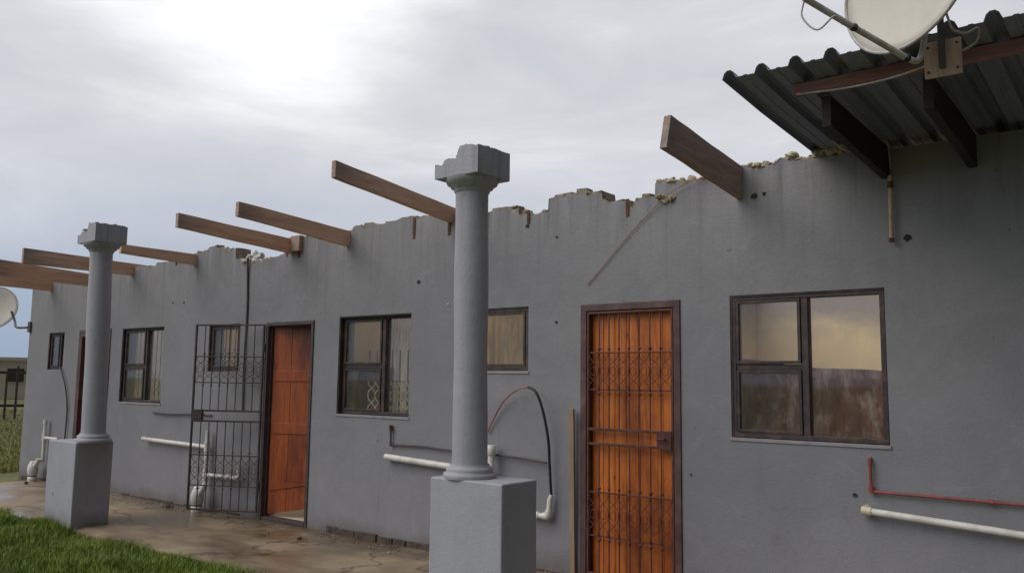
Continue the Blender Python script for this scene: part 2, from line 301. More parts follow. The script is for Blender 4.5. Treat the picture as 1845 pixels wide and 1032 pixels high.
# ------------------------------------------------------------------ mesh helpers
class MB:
    def __init__(s): s.v = []; s.f = []; s.mi = []; s.sm = []; s.g = []; s.gid = 0
    def add(s, vs, fs, mi=0, smooth=False):
        o = len(s.v); s.v += [Vector(v) for v in vs]
        for f in fs: s.f.append([o + i for i in f]); s.mi.append(mi); s.sm.append(smooth); s.g.append(s.gid)
        return s
    def box(s, x0, x1, y0, y1, z0, z1, mi=0, mat=None):
        s.gid += 1; vs = [(x0, y0, z0), (x1, y0, z0), (x1, y1, z0), (x0, y1, z0), (x0, y0, z1), (x1, y0, z1), (x1, y1, z1), (x0, y1, z1)]
        if mat: vs = [mat @ Vector(v) for v in vs]
        return s.add(vs, [(3, 2, 1, 0), (4, 5, 6, 7), (0, 1, 5, 4), (1, 2, 6, 5), (2, 3, 7, 6), (3, 0, 4, 7)], mi)
    def bar(s, a, b, w, h=None, mi=0, upv=(0, 0, 1)):
        a = Vector(a); b = Vector(b); h = h or w; d = (b - a); ln = d.length; d.normalize()
        u = Vector(upv)
        if abs(d.dot(u)) > 0.98: u = Vector((0, 1, 0))
        sd = d.cross(u).normalized(); u = sd.cross(d).normalized()
        vs = []
        for p in (a, b):
            for i, j in ((-1, -1), (1, -1), (1, 1), (-1, 1)): vs.append(p + sd * (i * w / 2) + u * (j * h / 2))
        return s.add(vs, [(0, 3, 2, 1), (4, 5, 6, 7), (0, 1, 5, 4), (1, 2, 6, 5), (2, 3, 7, 6), (3, 0, 4, 7)], mi)
    def tube(s, pts, r, seg=10, mi=0, caps=True, flat=False):
        s.gid += 1; pts = [Vector(p) for p in pts]; n = len(pts)
        rr = r if isinstance(r, (list, tuple)) else [r] * n
        prevu = None; rings = []
        for i, p in enumerate(pts):
            d = (pts[min(i + 1, n - 1)] - pts[max(i - 1, 0)])
            d.normalize()
            if prevu is None:
                u = Vector((0, 0, 1)) if abs(d.z) < 0.9 else Vector((1, 0, 0))
            else: u = prevu
            u = (u - d * u.dot(d)).normalized(); w = d.cross(u); prevu = u
            rings.append([p + (u * math.cos(2 * math.pi * k / seg) + w * math.sin(2 * math.pi * k / seg)) * rr[i] for k in range(seg)])
        vs = [v for rg in rings for v in rg]; fs = []
        for i in range(n - 1):
            for k in range(seg):
                a = i * seg + k; b = i * seg + (k + 1) % seg
                fs.append((a, b, b + seg, a + seg))
        s.add(vs, fs, mi, True)
        if caps:
            s.add(rings[0], [tuple(range(seg))][::1], mi); s.add(rings[-1], [tuple(reversed(range(seg)))], mi)
        return s
    def lathe(s, prof, cx, cy, seg=36, mi=0, lean=(0, 0), smooth=True):
        vs = []; fs = []; n = len(prof)
        z0 = prof[0][1]
        for r, z in prof:
            for k in range(seg):
                a = 2 * math.pi * k / seg; vs.append((cx + r * math.cos(a) + lean[0] * (z - z0), cy + r * math.sin(a) + lean[1] * (z - z0), z))
        for i in range(n - 1):
            for k in range(seg):
                a = i * seg + k; b = i * seg + (k + 1) % seg; fs.append((a, b, b + seg, a + seg))
        s.add(vs, fs, mi, smooth)
        s.add(vs[:seg], [tuple(reversed(range(seg)))], mi); s.add(vs[-seg:], [tuple(range(seg))], mi)
        return s
    def lump(s, c, rad, seed=0, sq=0.7, mi=0, rough=0.35):
        # irregular stone-like lump
        s.gid += 1; rng = random.Random(seed); nu, nv = 8, 5; vs = []; fs = []
        sc = Vector((rad * rng.uniform(.8, 1.3), rad * rng.uniform(.7, 1.2), rad * sq * rng.uniform(.7, 1.2)))
        for j in range(nv + 1):
            th = math.pi * j / nv
            for i in range(nu):
                ph = 2 * math.pi * i / nu; k = 1 + rough * (rng.random() - .5) * 2
                vs.append(Vector(c) + Vector((math.sin(th) * math.cos(ph) * sc.x * k, math.sin(th) * math.sin(ph) * sc.y * k, math.cos(th) * sc.z * k)))
        for j in range(nv):
            for i in range(nu):
                a = j * nu + i; b = j * nu + (i + 1) % nu; fs.append((a, a + nu, b + nu, b))
        return s.add(vs, fs, mi)
def sweep(ctrl, n=8):
    P = [Vector(p) for p in ctrl]; P = [2 * P[0] - P[1]] + P + [2 * P[-1] - P[-2]]; out = []
    for i in range(1, len(P) - 2):
        for k in range(n):
            t_ = k / n; a, b, c, d = P[i - 1:i + 3]
            out.append(0.5 * ((2 * b) + (c - a) * t_ + (2 * a - 5 * b + 4 * c - d) * t_ ** 2 + (3 * b - a - 3 * c + d) * t_ ** 3))
    out.append(P[-2]); return out
WLOC = {}
def tag(o, label=None, cat=None, group=None, kind=None):
    for k, v in (('label', label), ('category', cat), ('group', group), ('kind', kind)):
        if v: o[k] = v
    return o
def thing(name, loc, label, cat, group=None):
    o = bpy.data.objects.new(name, None); COL.objects.link(o); o.location = loc; o.empty_display_size = 0.1
    WLOC[o] = Vector(loc); return tag(o, label, cat, group)
def build(name, mb, mats, parent=None, bevel=0, loc=None, label=None, solid=0):
    if name in SPLIT and len(set(mb.g)) > 1:
        o = None
        for gi in sorted(set(mb.g)):
            sub = MB(); idx = {}
            for f, m_, sm_, g_ in zip(mb.f, mb.mi, mb.sm, mb.g):
                if g_ != gi: continue
                for i in f:
                    if i not in idx: idx[i] = len(sub.v); sub.v.append(mb.v[i])
                sub.f.append([idx[i] for i in f]); sub.mi.append(m_); sub.sm.append(sm_); sub.g.append(0)
            o = build_one(name, sub, mats, parent, bevel, loc, label)
        return o
    return build_one(name, mb, mats, parent, bevel, loc, label)
SPLIT = {'hinge', 'fitting', 'collar', 'clamp', 'tee', 'clip', 'screw', 'elbow', 'coupling'}
def build_one(name, mb, mats, parent=None, bevel=0, loc=None, label=None):
    if not isinstance(mats, (list, tuple)): mats = [mats]
    off = WLOC[parent] if parent is not None else Vector(loc or (0, 0, 0))
    me = bpy.data.meshes.new(name)
    me.from_pydata([tuple(v - off) for v in mb.v], [], mb.f)
    for mm in mats: me.materials.append(mm)
    me.polygons.foreach_set('material_index', mb.mi)
    me.polygons.foreach_set('use_smooth', mb.sm)
    me.update()
    o = bpy.data.objects.new(name, me); COL.objects.link(o)
    if parent is not None: o.parent = parent
    else: o.location = off
    WLOC[o] = off
    if bevel:
        bv = o.modifiers.new('bevel', 'BEVEL'); bv.width = bevel; bv.segments = 2; bv.limit_method = 'ANGLE'; bv.angle_limit = R(40)
    if label: o['label'] = label
    return o

# ------------------------------------------------------------------ ground, slab
g = MB()
S_ = 900
g.add([(-S_, -S_, -0.06), (S_, -S_, -0.06), (S_, S_, -0.06), (-S_, S_, -0.06)], [(0, 1, 2, 3)])
tag(build('ground', g, M['ground']), 'grassy ground reaching to the horizon', 'ground', kind='structure')

def slab_edge(x): return -1.50 + 0.05 * noise.noise(Vector((x * 0.9, 0, 3))) * 2 + 0.02 * noise.noise(Vector((x * 6, 1, 3)))
g = MB(); xs = [-12.9 + i * 0.1 for i in range(int(18.9 / 0.1) + 1)]
top = []; low = []
vs = []; fs = []
ny = 14
for i, x in enumerate(xs):
    ye = slab_edge(x)
    for j in range(ny):
        tt = j / (ny - 1); y = ye + (-0.002 - ye) * tt
        z = 0.012 * noise.noise(Vector((x * .8, y * 1.2, 0))) + 0.004 * noise.noise(Vector((x * 5, y * 5, 2)))
        if j == 0: z -= 0.012
        vs.append((x, y, z))
for i in range(len(xs) - 1):
    for j in range(ny - 1):
        a = i * ny + j; fs.append((a, a + ny, a + ny + 1, a + 1))
g.add(vs, fs, 0, True)
vs = []; fs = []
for i, x in enumerate(xs):
    y = slab_edge(x); z = g.v[i * ny].z
    vs += [(x, y, z), (x, y - 0.01, -0.08)]
for i in range(len(xs) - 1): fs.append((2 * i, 2 * i + 1, 2 * i + 3, 2 * i + 2))
g.add(vs, fs)
g.add([g.v[j] for j in range(ny)] + [Vector((g.v[j].x - .01, g.v[j].y, -.08)) for j in range(ny)], [(j, j + 1, ny + j + 1, ny + j) for j in range(ny - 1)])
tag(build('pavement', g, M['slab']), 'wet brown concrete apron along the foot of the grey wall', 'pavement', kind='structure')

# ------------------------------------------------------------------ house
HOUSE = thing('roofless_house', (-6, 0, 0), 'long grey plastered house with its roof mostly torn off and rafters left bare', 'house')
XL, XR, TH = -13.5, 6.0, 0.20
#  x0, x1, z0, z1
OPEN = {
 'w1': (-2.402, -1.384, 1.113, 2.084), 'd1': (-3.634, -2.778, 0.0, 2.078), 'w4': (-4.76, -4.148, 1.558, 2.088),
 'w3': (-6.490, -5.496, 1.136, 2.088), 'd2': (-7.665, -6.872, 0.03, 2.068), 'w2': (-8.752, -8.145, 1.545, 2.075),
 'w5': (-10.73, -9.725, 1.150, 2.089), 'd3': (-11.90, -11.02, 0.0, 2.10), 'w6': (-12.83, -12.36, 1.560, 2.085)}
PROF = [(-13.5, 2.84), (-13.0, 2.87), (-12.4, 2.85), (-11.3, 2.86), (-10.7, 2.90), (-10.4, 2.87), (-9.6, 2.90), (-9.12, 2.93), (-9.1, 2.955), (-8.87, 2.98), (-8.5, 2.945),
 (-8.31, 2.93), (-8.30, 2.80), (-8.14, 2.77), (-7.83, 2.76), (-7.42, 2.79), (-7.40, 2.96), (-7.0, 2.965), (-6.38, 2.95), (-6.3, 2.978), (-5.54, 2.977), (-5.1, 2.97),
 (-4.60, 2.915), (-4.59, 2.945), (-4.262, 2.935), (-4.26, 2.872), (-4.0, 2.868), (-3.955, 2.868), (-3.95, 2.965), (-3.7, 2.975), (-3.445, 2.950), (-3.435, 2.885), (-3.225, 2.870), (-3.20, 2.815),
 (-3.17, 2.81), (-3.14, 2.885), (-2.98, 2.87), (-2.975, 2.965), (-2.68, 2.958), (-2.45, 2.98), (-2.28, 2.985), (-1.78, 2.975), (-1.46, 2.957), (6.0, 2.957)]
def ptop(x):
    for (a, za), (b, zb) in zip(PROF, PROF[1:]):
        if a <= x <= b:
            z = za + (zb - za) * (x - a) / max(1e-6, b - a)
            if x < -1.5: z += 0.040 * noise.noise(Vector((math.floor(x / .105 + .3) * 3.7, 0.5, 0))) + 0.010 * noise.noise(Vector((x * 21, 0, 5))) + .008 * noise.noise(Vector((x * 60, 0, 5)))
            return z
    return 2.957
def wall_grid(y0, y1, xl, xr, opens, topf, step=0.035, zstep=0.2, mats=(0, 1), wob=0.004):
    mb = MB()
    X = set([round(xl, 4), round(xr, 4)]); k = xl
    while k < xr: X.add(round(k, 4)); k += step
    for o in opens: X.add(round(o[0], 4)); X.add(round(o[1], 4))
    for a, _ in PROF:
        if xl < a < xr: X.add(round(a, 4))
    X = sorted(X)
    Z = set([0.0 - 0.08]); k = 0.0
    while k < 2.7: Z.add(round(k, 4)); k += zstep
    for o in opens: Z.add(round(o[2], 4)); Z.add(round(o[3], 4))
    Z = sorted(Z)
    nz0 = len(Z) + 1
    def yv(x, z, y):
        return y + wob * noise.noise(Vector((x * .7, z * .7, y)))  + wob * .5 * noise.noise(Vector((x * 2.5, z * 2.5, y)))
    def keep(xa, xb, za, zb):
        xm = (xa + xb) / 2; zm = (za + zb) / 2
        return not any(o[0] < xm < o[1] and o[2] < zm < o[3] for o in opens)
    for side, y in ((0, y0), (1, y1)):
        nz = nz0 + (1 if side == 0 else 0); vs = []; fs = []; fr_ = []
        for x in X:
            for z in Z: vs.append((x, yv(x, z, y) if side == 0 else y, z))
            tz = topf(x)
            if side == 0: zz_ = tz - (.012 + .05 * max(0, noise.noise(Vector((x * 4.3, 8, 2)))) + .02 * noise.noise(Vector((x * 23, 8, 2))) if x < -1.8 else .01); vs.append((x, yv(x, zz_, y), min(zz_, tz - .004)))
            vs.append((x, (yv(x, tz, y) + (0.012 * noise.noise(Vector((x * 14, 3, 0))) if x < -1.8 else 0)) if side == 0 else y, tz))
        for i in range(len(X) - 1):
            for j in range(nz - 1):
                za = Z[j] if j < len(Z) else 2.9; zb = Z[j + 1] if j + 1 < len(Z) else 3.0
                if keep(X[i], X[i + 1], za, zb):
                    a = i * nz + j; q = (a, a + nz, a + nz + 1, a + 1)
                    (fr_ if (side == 0 and j == nz - 2 and X[i] < -1.8) else fs).append(q if side == 0 else q[::-1])
        mb.add(vs, fs, mats[side], True)
        if fr_: mb.mi += [2] * len(fr_); mb.sm += [False] * len(fr_); mb.f += fr_; mb.g += [mb.gid] * len(fr_)
    na = nz0 + 1; nb_ = nz0; n = len(X) * na
    # top cap, ends
    capv = []; capf = []
    for i in range(len(X)):
        f_ = mb.v[i * na + na - 1]; bk = mb.v[n + i * nb_ + nb_ - 1]
        capv += [f_, (f_ + bk) / 2 + Vector((0, 0, 0.02 * noise.noise(Vector((X[i] * 11, 5, 0))) if X[i] < -1.8 else 0)), bk]
    for i in range(len(X) - 1): capf += [(3 * i, 3 * i + 3, 3 * i + 4, 3 * i + 1), (3 * i + 1, 3 * i + 4, 3 * i + 5, 3 * i + 2)]
    mb.add(capv, capf, 2)
    for i in (0, len(X) - 1):
        vs = []; 
        for j in range(nb_): vs += [mb.v[i * na + (j if j < nb_ - 1 else na - 1)], mb.v[n + i * nb_ + j]]
        mb.add(vs, [(2 * j, 2 * j + 1, 2 * j + 3, 2 * j + 2) for j in range(nb_ - 1)], 0)
    for o in opens:
        x0, x1, z0, z1 = o
        mb.add([(x0, y0, z0), (x0, y1, z0), (x0, y1, z1), (x0, y0, z1)], [(0, 1, 2, 3)], 0)
        mb.add([(x1, y0, z0), (x1, y1, z0), (x1, y1, z1), (x1, y0, z1)], [(3, 2, 1, 0)], 0)
        mb.add([(x0, y0, z1), (x1, y0, z1), (x1, y1, z1), (x0, y1, z1)], [(0, 3, 2, 1)], 0)
        mb.add([(x0, y0, z0), (x1, y0, z0), (x1, y1, z0), (x0, y1, z0)], [(0, 1, 2, 3)], 0)
    return mb
wm = wall_grid(0, TH, XL, XR, list(OPEN.values()), ptop)
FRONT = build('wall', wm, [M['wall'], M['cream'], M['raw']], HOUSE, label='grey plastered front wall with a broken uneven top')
# other walls of the house
def inner_wall(x0, x1, y0, y1, ztop, name='wall', m0='cream'):
    mb = MB(); n = max(2, int(max(x1 - x0, y1 - y0) / 0.25)); alongx = (x1 - x0) > (y1 - y0)
    vs = []; fs = []
    for i in range(n + 1):
        t_ = i / n; z = ztop + 0.03 * noise.noise(Vector((t_ * 20, x0, y0)))
        if alongx:
            x = x0 + (x1 - x0) * t_; vs += [(x, y0, -.05), (x, y0, z), (x, y1, z), (x, y1, -.05)]
        else:
            y = y0 + (y1 - y0) * t_; vs += [(x1, y, -.05), (x1, y, z), (x0, y, z), (x0, y, -.05)]
    for i in range(n):
        for k in range(3):
            a = 4 * i + k; fs.append((a, a + 4, a + 5, a + 1))
    mb.add(vs, fs); mb.add([vs[0], vs[1], vs[2], vs[3]], [(0, 1, 2, 3)]); mb.add(vs[-4:], [(3, 2, 1, 0)])
    return mb
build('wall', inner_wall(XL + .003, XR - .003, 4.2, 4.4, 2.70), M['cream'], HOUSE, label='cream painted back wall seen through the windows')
build('wall', inner_wall(XL + .001, XL + 0.2, TH + .002, 4.198, 2.75), M['wall'], HOUSE)
build('wall', inner_wall(XR - .2, XR - .001, TH + .002, 4.198, 2.75), M['wall'], HOUSE)
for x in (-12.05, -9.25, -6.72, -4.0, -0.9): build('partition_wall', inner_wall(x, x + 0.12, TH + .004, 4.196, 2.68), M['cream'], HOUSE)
fl = MB(); fl.box(XL + .2, XR - .2, 0.012, 4.196, -0.04, 0.035); build('floor', fl, plain('pale_floor', (0.50, 0.44, 0.36), 0.6, var=0.2, scale=2), HOUSE)
# exposed footing under the plaster
ft = MB(); x = -13.4
rng = random.Random(3)
while x < 5.8:
    w = rng.uniform(.16, .30)
    if not (-7.75 < x + w and x < -6.82) and not (-3.7 < x + w and x < -2.72):
        big = -6.83 < x < -4.6
        h = (rng.uniform(.045, .075) if big else rng.uniform(.008, .026)); d = rng.uniform(.012, .03) if big else rng.uniform(.004, .012)
        ft.box(x, x + w - .012, -d, 0.006, -0.05, h)
    x += w
    if (x - w < -7.75 <= x) or (x - w < -3.7 <= x) or x >= 5.8:
        build('footing', ft, M['footing'], HOUSE, bevel=0.004); ft = MB()

# windows -----------------------------------------------------------
def pane_mb(x0, x1, y, z0, z1):
    mb = MB(); mb.box(x0, x1, y, y + 0.004, z0, z1); return mb
def rect_frame(mb, x0, x1, z0, z1, y0, y1, w):
    mb.box(x0, x1, y0, y1, z1 - w, z1); mb.box(x0, x1, y0, y1, z0, z0 + w)
    mb.box(x0, x0 + w, y0, y1, z0 + w, z1 - w); mb.box(x1 - w, x1, y0, y1, z0 + w, z1 - w)
def window(key, mull=None, transom=None, yr=0.045, gm='glass', fm='steel', head=0.0):
    x0, x1, z0, z1 = OPEN[key]; e = 0.004
    x0 += e; x1 -= e; z0 += e; z1 -= e
    mb = MB(); w = 0.032
    rect_frame(mb, x0, x1, z0, z1, yr - 0.035, yr + 0.05, w)
    # thin jamb lining from the frame to the wall face
    mb.box(x0 - .002, x0 + .010, 0.004, yr - .0352, z0, z1); mb.box(x0 + .010, x1, 0.004, yr - .0352, z1 - .010, z1 + .002)
    if mull: mb.box(mull - w / 2 - .006, mull + w / 2 + .006, yr - 0.030, yr + 0.045, z0 + w, z1 - w)
    f = build('window', mb, M[fm], HOUSE, bevel=0.003)
    xm = mull if mull else x1 - w
    L_ = []
    if mull:
        if transom:
            tb = MB(); tb.box(x0 + w, mull - w / 2 - .006, yr - .028, yr + .044, transom - .018, transom + .018); build('transom', tb, M[fm], f, bevel=0.002)
            L_ += [(x0 + w, mull - .022, transom + .018, z1 - w, True), (x0 + w, mull - .022, z0 + w, transom - .018, True)]
        else: L_ += [(x0 + w, mull - .022, z0 + w, z1 - w, True)]
        L_ += [(mull + .022, x1 - w, z0 + w, z1 - w, False)]
    else: L_ = [(x0 + w, x1 - w, z0 + w, z1 - w, True)]
    for a, b_, c, d, sash in L_:
        g_ = 0.003
        if sash:
            sb = MB(); rect_frame(sb, a + g_, b_ - g_, c + g_, d - g_, yr - .040, yr - .012, 0.020); build('sash', sb, M[fm], f, bevel=0.002)
            build('pane', pane_mb(a + .023, b_ - .023, yr - .025, c + .023, d - .023), M[gm], f)
        else: build('pane', pane_mb(a, b_, yr, c, d), M[gm], f)
    return f
def cloth(x0, x1, z0, z1a, z1b, y, amp=0.02, freq=26, n=60):
    mb = MB(); vs = []; fs = []; nz = 10
    for i in range(n + 1):
        t_ = i / n; x = x0 + (x1 - x0) * t_; zt = z1a + (z1b - z1a) * t_ + 0.01 * math.sin(t_ * 9)
        for j in range(nz + 1):
            s_ = j / nz; z = z0 + (zt - z0) * s_
            vs.append((x, y + amp * math.sin(x * freq * (1 + .15 * math.sin(x * 5)) + s_ * .6) + .008 * noise.noise(Vector((x * 6, z * 5, 1))), z))
    for i in range(n):
        for j in range(nz):
            a = i * (nz + 1) + j; fs.append((a, a + nz + 1, a + nz + 2, a + 1))
    mb.add(vs, fs, 0, True); return mb
def solid(o, th=0.002):
    s_ = o.modifiers.new('thick', 'SOLIDIFY'); s_.thickness = th; return o
def curtain(label, cat, *a, mat='curtain_brown', **k):
    o = solid(build('curtain', cloth(*a, **k), M[mat], None, loc=((a[0] + a[1]) / 2, a[5], a[2]))); tag(o, label, cat); return o

w1 = window('w1', mull=-1.892, transom=1.592, gm='glass_dirty')
w4 = window('w4', gm='glass'); w4['label'] = 'small window beside the column'
w3 = window('w3', mull=-5.905, transom=1.60, yr=0.085)
w2 = window('w2', yr=0.06); w5 = window('w5', mull=-10.19, transom=1.60, yr=0.07); w6 = window('w6', yr=0.06, mull=-12.52)
# sills
for k in ('w1', 'w3', 'w4', 'w5'):
    x0, x1, z0, z1 = OPEN[k]; sb = MB(); sb.box(x0 - .01, x1 + .01, -0.008, 0.006, z0 - .022, z0 + .001)
    f = {'w1': w1, 'w3': w3, 'w4': w4, 'w5': w5}[k]; build('sill', sb, plain('sill_plaster', (0.27, 0.26, 0.27), 0.7, var=0.15), f, bevel=0.003)
curtain('dark brown cloth hung across the lower half of the large right window', 'curtain', -2.60, -1.40, 0.92, 1.66, 1.555, 0.34, amp=0.010, freq=22)
curtain('cream cloth hung behind the small window right of the near column', 'curtain', -4.95, -4.16, 1.40, 2.14, 2.14, 0.36, mat='curtain_cream', amp=0.012)
curtain('white lace curtain behind the right half of the window left of the near column', 'curtain', -6.30, -5.62, 1.00, 2.09, 2.09, 0.42, mat='curtain_white', amp=0.018, freq=40)
curtain('pale curtain behind the far two-part window', 'curtain', -11.2, -9.86, 1.00, 2.09, 2.09, 0.42, mat='curtain_white', amp=0.018, freq=34)
# furniture seen through the lace window
cb = MB(); cb.box(-6.596, -6.16, 0.36, 1.10, 0.036, 1.56); cb.box(-6.597, -6.13, 0.33, 1.12, 1.561, 1.60)
for i in range(2): cb.box(-6.58 + .21 * i, -6.39 + .21 * i, 0.342, 0.3599, .1, 1.5)
c_ = build('cupboard', cb, M['furn'], None, bevel=0.004, loc=(-6.38, .7, 0.036)); 
tag(c_, 'dark brown cupboard standing inside, seen through the window left of the near column', 'cupboard')

# burglar guard of window w3 and behind-gate window w2
def diamond_row(mb, x0, x1, z0, z1, y, n, r=0.004):
    w = (x1 - x0) / n
    for i in range(n):
        xa = x0 + i * w; xc = xa + w / 2; xb = xa + w; zm = (z0 + z1) / 2
        for s in (1, -1):
            ctrl = [(xa, y, zm - s * (z1 - z0) / 2), (xa + w * .12, y, zm - s * (z1 - z0) * .22), (xc, y, zm), (xb - w * .12, y, zm + s * (z1 - z0) * .22), (xb, y, zm + s * (z1 - z0) / 2)]
            mb.tube(sweep(ctrl, 3), r, 6)
def guard(x0, x1, z0, z1, y, nb, dz, mat, parent, white=None):
    mb = MB(); m2 = MB() if white else mb
    for i in range(nb + 1):
        x = x0 + (x1 - x0) * i / nb; mb.bar((x, y, z0), (x, y, z1), .010, .010)
    mb.bar((x0, y + .008, dz[0]), (x1, y + .008, dz[0]), .012, .006); mb.bar((x0, y + .008, dz[1]), (x1, y + .008, dz[1]), .012, .006)
    rr_ = .0055 if white else .004
    diamond_row(m2, x0, x1, dz[0] - .0, (dz[0] + dz[1]) / 2, y - .009, nb, rr_); diamond_row(m2, x0, x1, (dz[0] + dz[1]) / 2, dz[1], y - .009, nb, rr_)
    if white: build('guard_scroll', m2, white, parent)
    return build('burglar_guard', mb, mat, parent)
guard(-6.24, -5.60, 1.16, 1.76, 0.185, 6, (1.18, 1.46), M['steel'], w3, M['curtain_white'])
guard(-8.73, -8.17, 1.57, 2.05, 0.150, 6, (1.60, 1.80), M['steel'], w2)
guard(-12.80, -12.40, 1.58, 2.06, 0.150, 4, (1.60, 1.80), M['steel'], w6)
guard(-10.68, -9.77, 1.18, 2.06, 0.170, 9, (1.25, 1.50), plain('pale_guard', (0.30, 0.29, 0.27), .6), w5)

# doors --------------------------------------------------------------
def door_frame(key, y0=-0.012, w=0.055, mat='doorframe'):
    x0, x1, z0, z1 = OPEN[key]; mb = MB(); e = .002
    mb.box(x0 + e, x1 - e, y0, 0.11, z1 - w, z1 - e); mb.box(x0 + e, x0 + w, y0, 0.11, 0.0, z1 - w); mb.box(x1 - w, x1 - e, y0, 0.11, 0.0, z1 - w)
    # rolled inner stop
    mb.box(x0 + w, x0 + w + .014, 0.03, 0.10, 0.0, z1 - w - .014); mb.box(x1 - w - .014, x1 - w, 0.03, 0.10, 0.0, z1 - w - .014); mb.box(x0 + w, x1 - w, 0.03, 0.10, z1 - w - .014, z1 - w)
    mb.box(x0 + w + .014, x1 - w - .014, -.01, 0.10, -0.02, 0.038)
    return build('frame', mb, M[mat], None if False else DOORS[key], bevel=0.004)
DOORS = {}
def leaf(x0, x1, z0, z1, y0, y1, nb, cut=None):
    mb = MB(); w = (x1 - x0) / nb; g_ = 0.003
    for i in range(nb):
        a = x0 + i * w + g_ / 2; b_ = x0 + (i + 1) * w - g_ / 2
        mb.box(a, b_, y0, y1, z0, z1)
    mb.box(x0, x1, y0 + .006, y1 - .002, z0 + .002, z1 - .002)
    return mb
# D1: varnished boards, closed
x0, x1, z0, z1 = OPEN['d1']
DOORS['d1'] = build('door', leaf(x0 + .072, x1 - .072, .042, z1 - .073, .052, .090, 7), M['door1'], HOUSE, bevel=0.004, label='bright orange varnished board door, closed behind its security gate')
door_frame('d1')
hb = MB(); hb.box(x1 - .13, x1 - .095, .044, .0515, .98, 1.14); hb.tube([(x1 - .112, .045, 1.08), (x1 - .112, .02, 1.08), (x1 - .20, .02, 1.08)], .008, 8); build('handle', hb, M['wood_handle'], DOORS['d1'])
# gate helper, built in local leaf coordinates (u along leaf, z up) then placed
def gate_mbs(W, z0, z1, y=0.0, d1=(1.42, 1.70), d2=(0.33, 0.65), rails=(1.01, 1.12), nb=7):
    fr = MB(); rect = [(0.0, W)]
    s = .017
    fr.box(0, s, y - .012, y + .012, z0, z1); fr.box(W - s, W, y - .012, y + .012, z0, z1)
    fr.box(s, W - s, y - .012, y + .012, z1 - s, z1); fr.box(s, W - s, y - .012, y + .012, z0, z0 + s)
    for r_ in rails: fr.box(s, W - s, y - .011, y + .011, r_ - .010, r_ + .010)
    for r_ in (*d1, *d2): fr.box(s, W - s, y - .004, y + .008, r_ - .006, r_ + .006)
    bars = MB()
    for i in range(1, nb + 1):
        u = s + (W - 2 * s) * i / (nb + 1)
        for a, b_ in ((z0 + s, rails[0] - .01), (rails[1] + .01, z1 - s)):
            bars.bar((u, y, a), (u, y, b_), .0078, .0078)
            mid = (d2 if a < .5 else d1)
            for zz in (mid[0] - .03, mid[1] + .03): bars.lump((u, y, zz), .012, int(u * 1000), 1.1, rough=.05)
    decos = []; deco = MB(); n = nb + 1; w = (W - 2 * s) / n
    for (a, b_) in (d1, d2):
        h = (b_ - a) / 2
        for half in (0, 1):
            diamond_row(deco, s, W - s, a + half * h, a + (half + 1) * h, y - .012, n, .0030)
        for i in range(n):
            cx = s + (i + .5) * w; cz = (a + b_) / 2
            deco.tube([(cx + .026 * math.cos(k * math.pi / 5), y - .014, cz + .034 * math.sin(k * math.pi / 5)) for k in range(11)], .0030, 6, caps=False)
        decos.append(deco); deco = MB()
    lock = MB(); lock.box(W - .130, W - .012, y - .022, y + .018, rails[0] - .012, rails[1] + .010)
    lock.tube([(W - .06, y - .024, 1.075), (W - .06, y - .050, 1.075), (W - .12, y - .052, 1.075)], .007, 8)
    return fr, bars, decos[0], decos[1], lock
def place(mb, M4): mb.v = [M4 @ v for v in mb.v]; return mb
def gate(hinge, ang, W, z0, z1, mats, label, parent):
    M4 = Matrix.Translation(hinge) @ Matrix.Rotation(ang, 4, 'Z')
    fr, bars, deco, deco2, lock = [place(k, M4) for k in gate_mbs(W, z0, z1)]
    gt = build('security_gate', fr, mats[0], parent, bevel=0.002, label=label)
    build('bars', bars, mats[0], gt); build('scrollwork', deco, mats[1], gt); build('scrollwork', deco2, mats[1], gt); build('lock_box', lock, mats[2], gt, bevel=0.003)
    hg = MB()
    for zz in (.3, 1.75): hg.tube([(-.004, 0, zz), (-.004, 0, zz + .09)], .011, 8)
    build('hinge', place(hg, M4), mats[0], gt)
    return gt
gate((x0 + .060, 0.004, 0), 0, x1 - x0 - .120, 0.045, z1 - .062, (M['gate'], M['deco'], M['gate']), 'closed security gate in front of the orange door', HOUSE)

# D2: red door swung a little inwards, gate swung outwards
x0, x1, z0, z1 = OPEN['d2']
lf = leaf(0, .70, .055, z1 - .045, 0, .038, 3)
for zz in (.35, .95, 1.50): lf.box(.03, .67, -.010, -.0005, zz - .055, zz + .055)
# sagging bottom rail: planed off towards the lock side
lf.v = [Vector((v.x, v.y, v.z + (.12 * v.x / .70 if v.z < .3 else 0))) for v in lf.v]
M4 = Matrix.Translation((x0 + .060, .058, 0)) @ Matrix.Rotation(R(16), 4, 'Z')
DOORS['d2'] = build('door', place(lf, M4), M['door2'], HOUSE, bevel=0.003, label='dark orange timber door standing ajar behind the opened gate')
door_frame('d2', w=0.040, mat='gate_dark')
hb = MB(); hb.box(.62, .65, -.012, -.002, .98, 1.12); hb.tube([(.635, -.01, 1.06), (.635, -.035, 1.06), (.55, -.035, 1.06)], .007, 8); build('handle', place(hb, M4), M['wood_handle'], DOORS['d2'])
gate((x0 - .004, -0.022, 0), R(180 + 26), .82, 0.07, 2.05, (M['gate_dark'], M['gate'], M['gate_dark']), 'black security gate swung open against the wall', HOUSE)
# D3
x0, x1, z0, z1 = OPEN['d3']
DOORS['d3'] = build('door', leaf(x0 + .10, x1 - .10, .045, z1 - .11, .045, .083, 6), M['door2'], HOUSE, bevel=0.004, label='red brown door mostly hidden behind the far column')
door_frame('d3', w=.095)

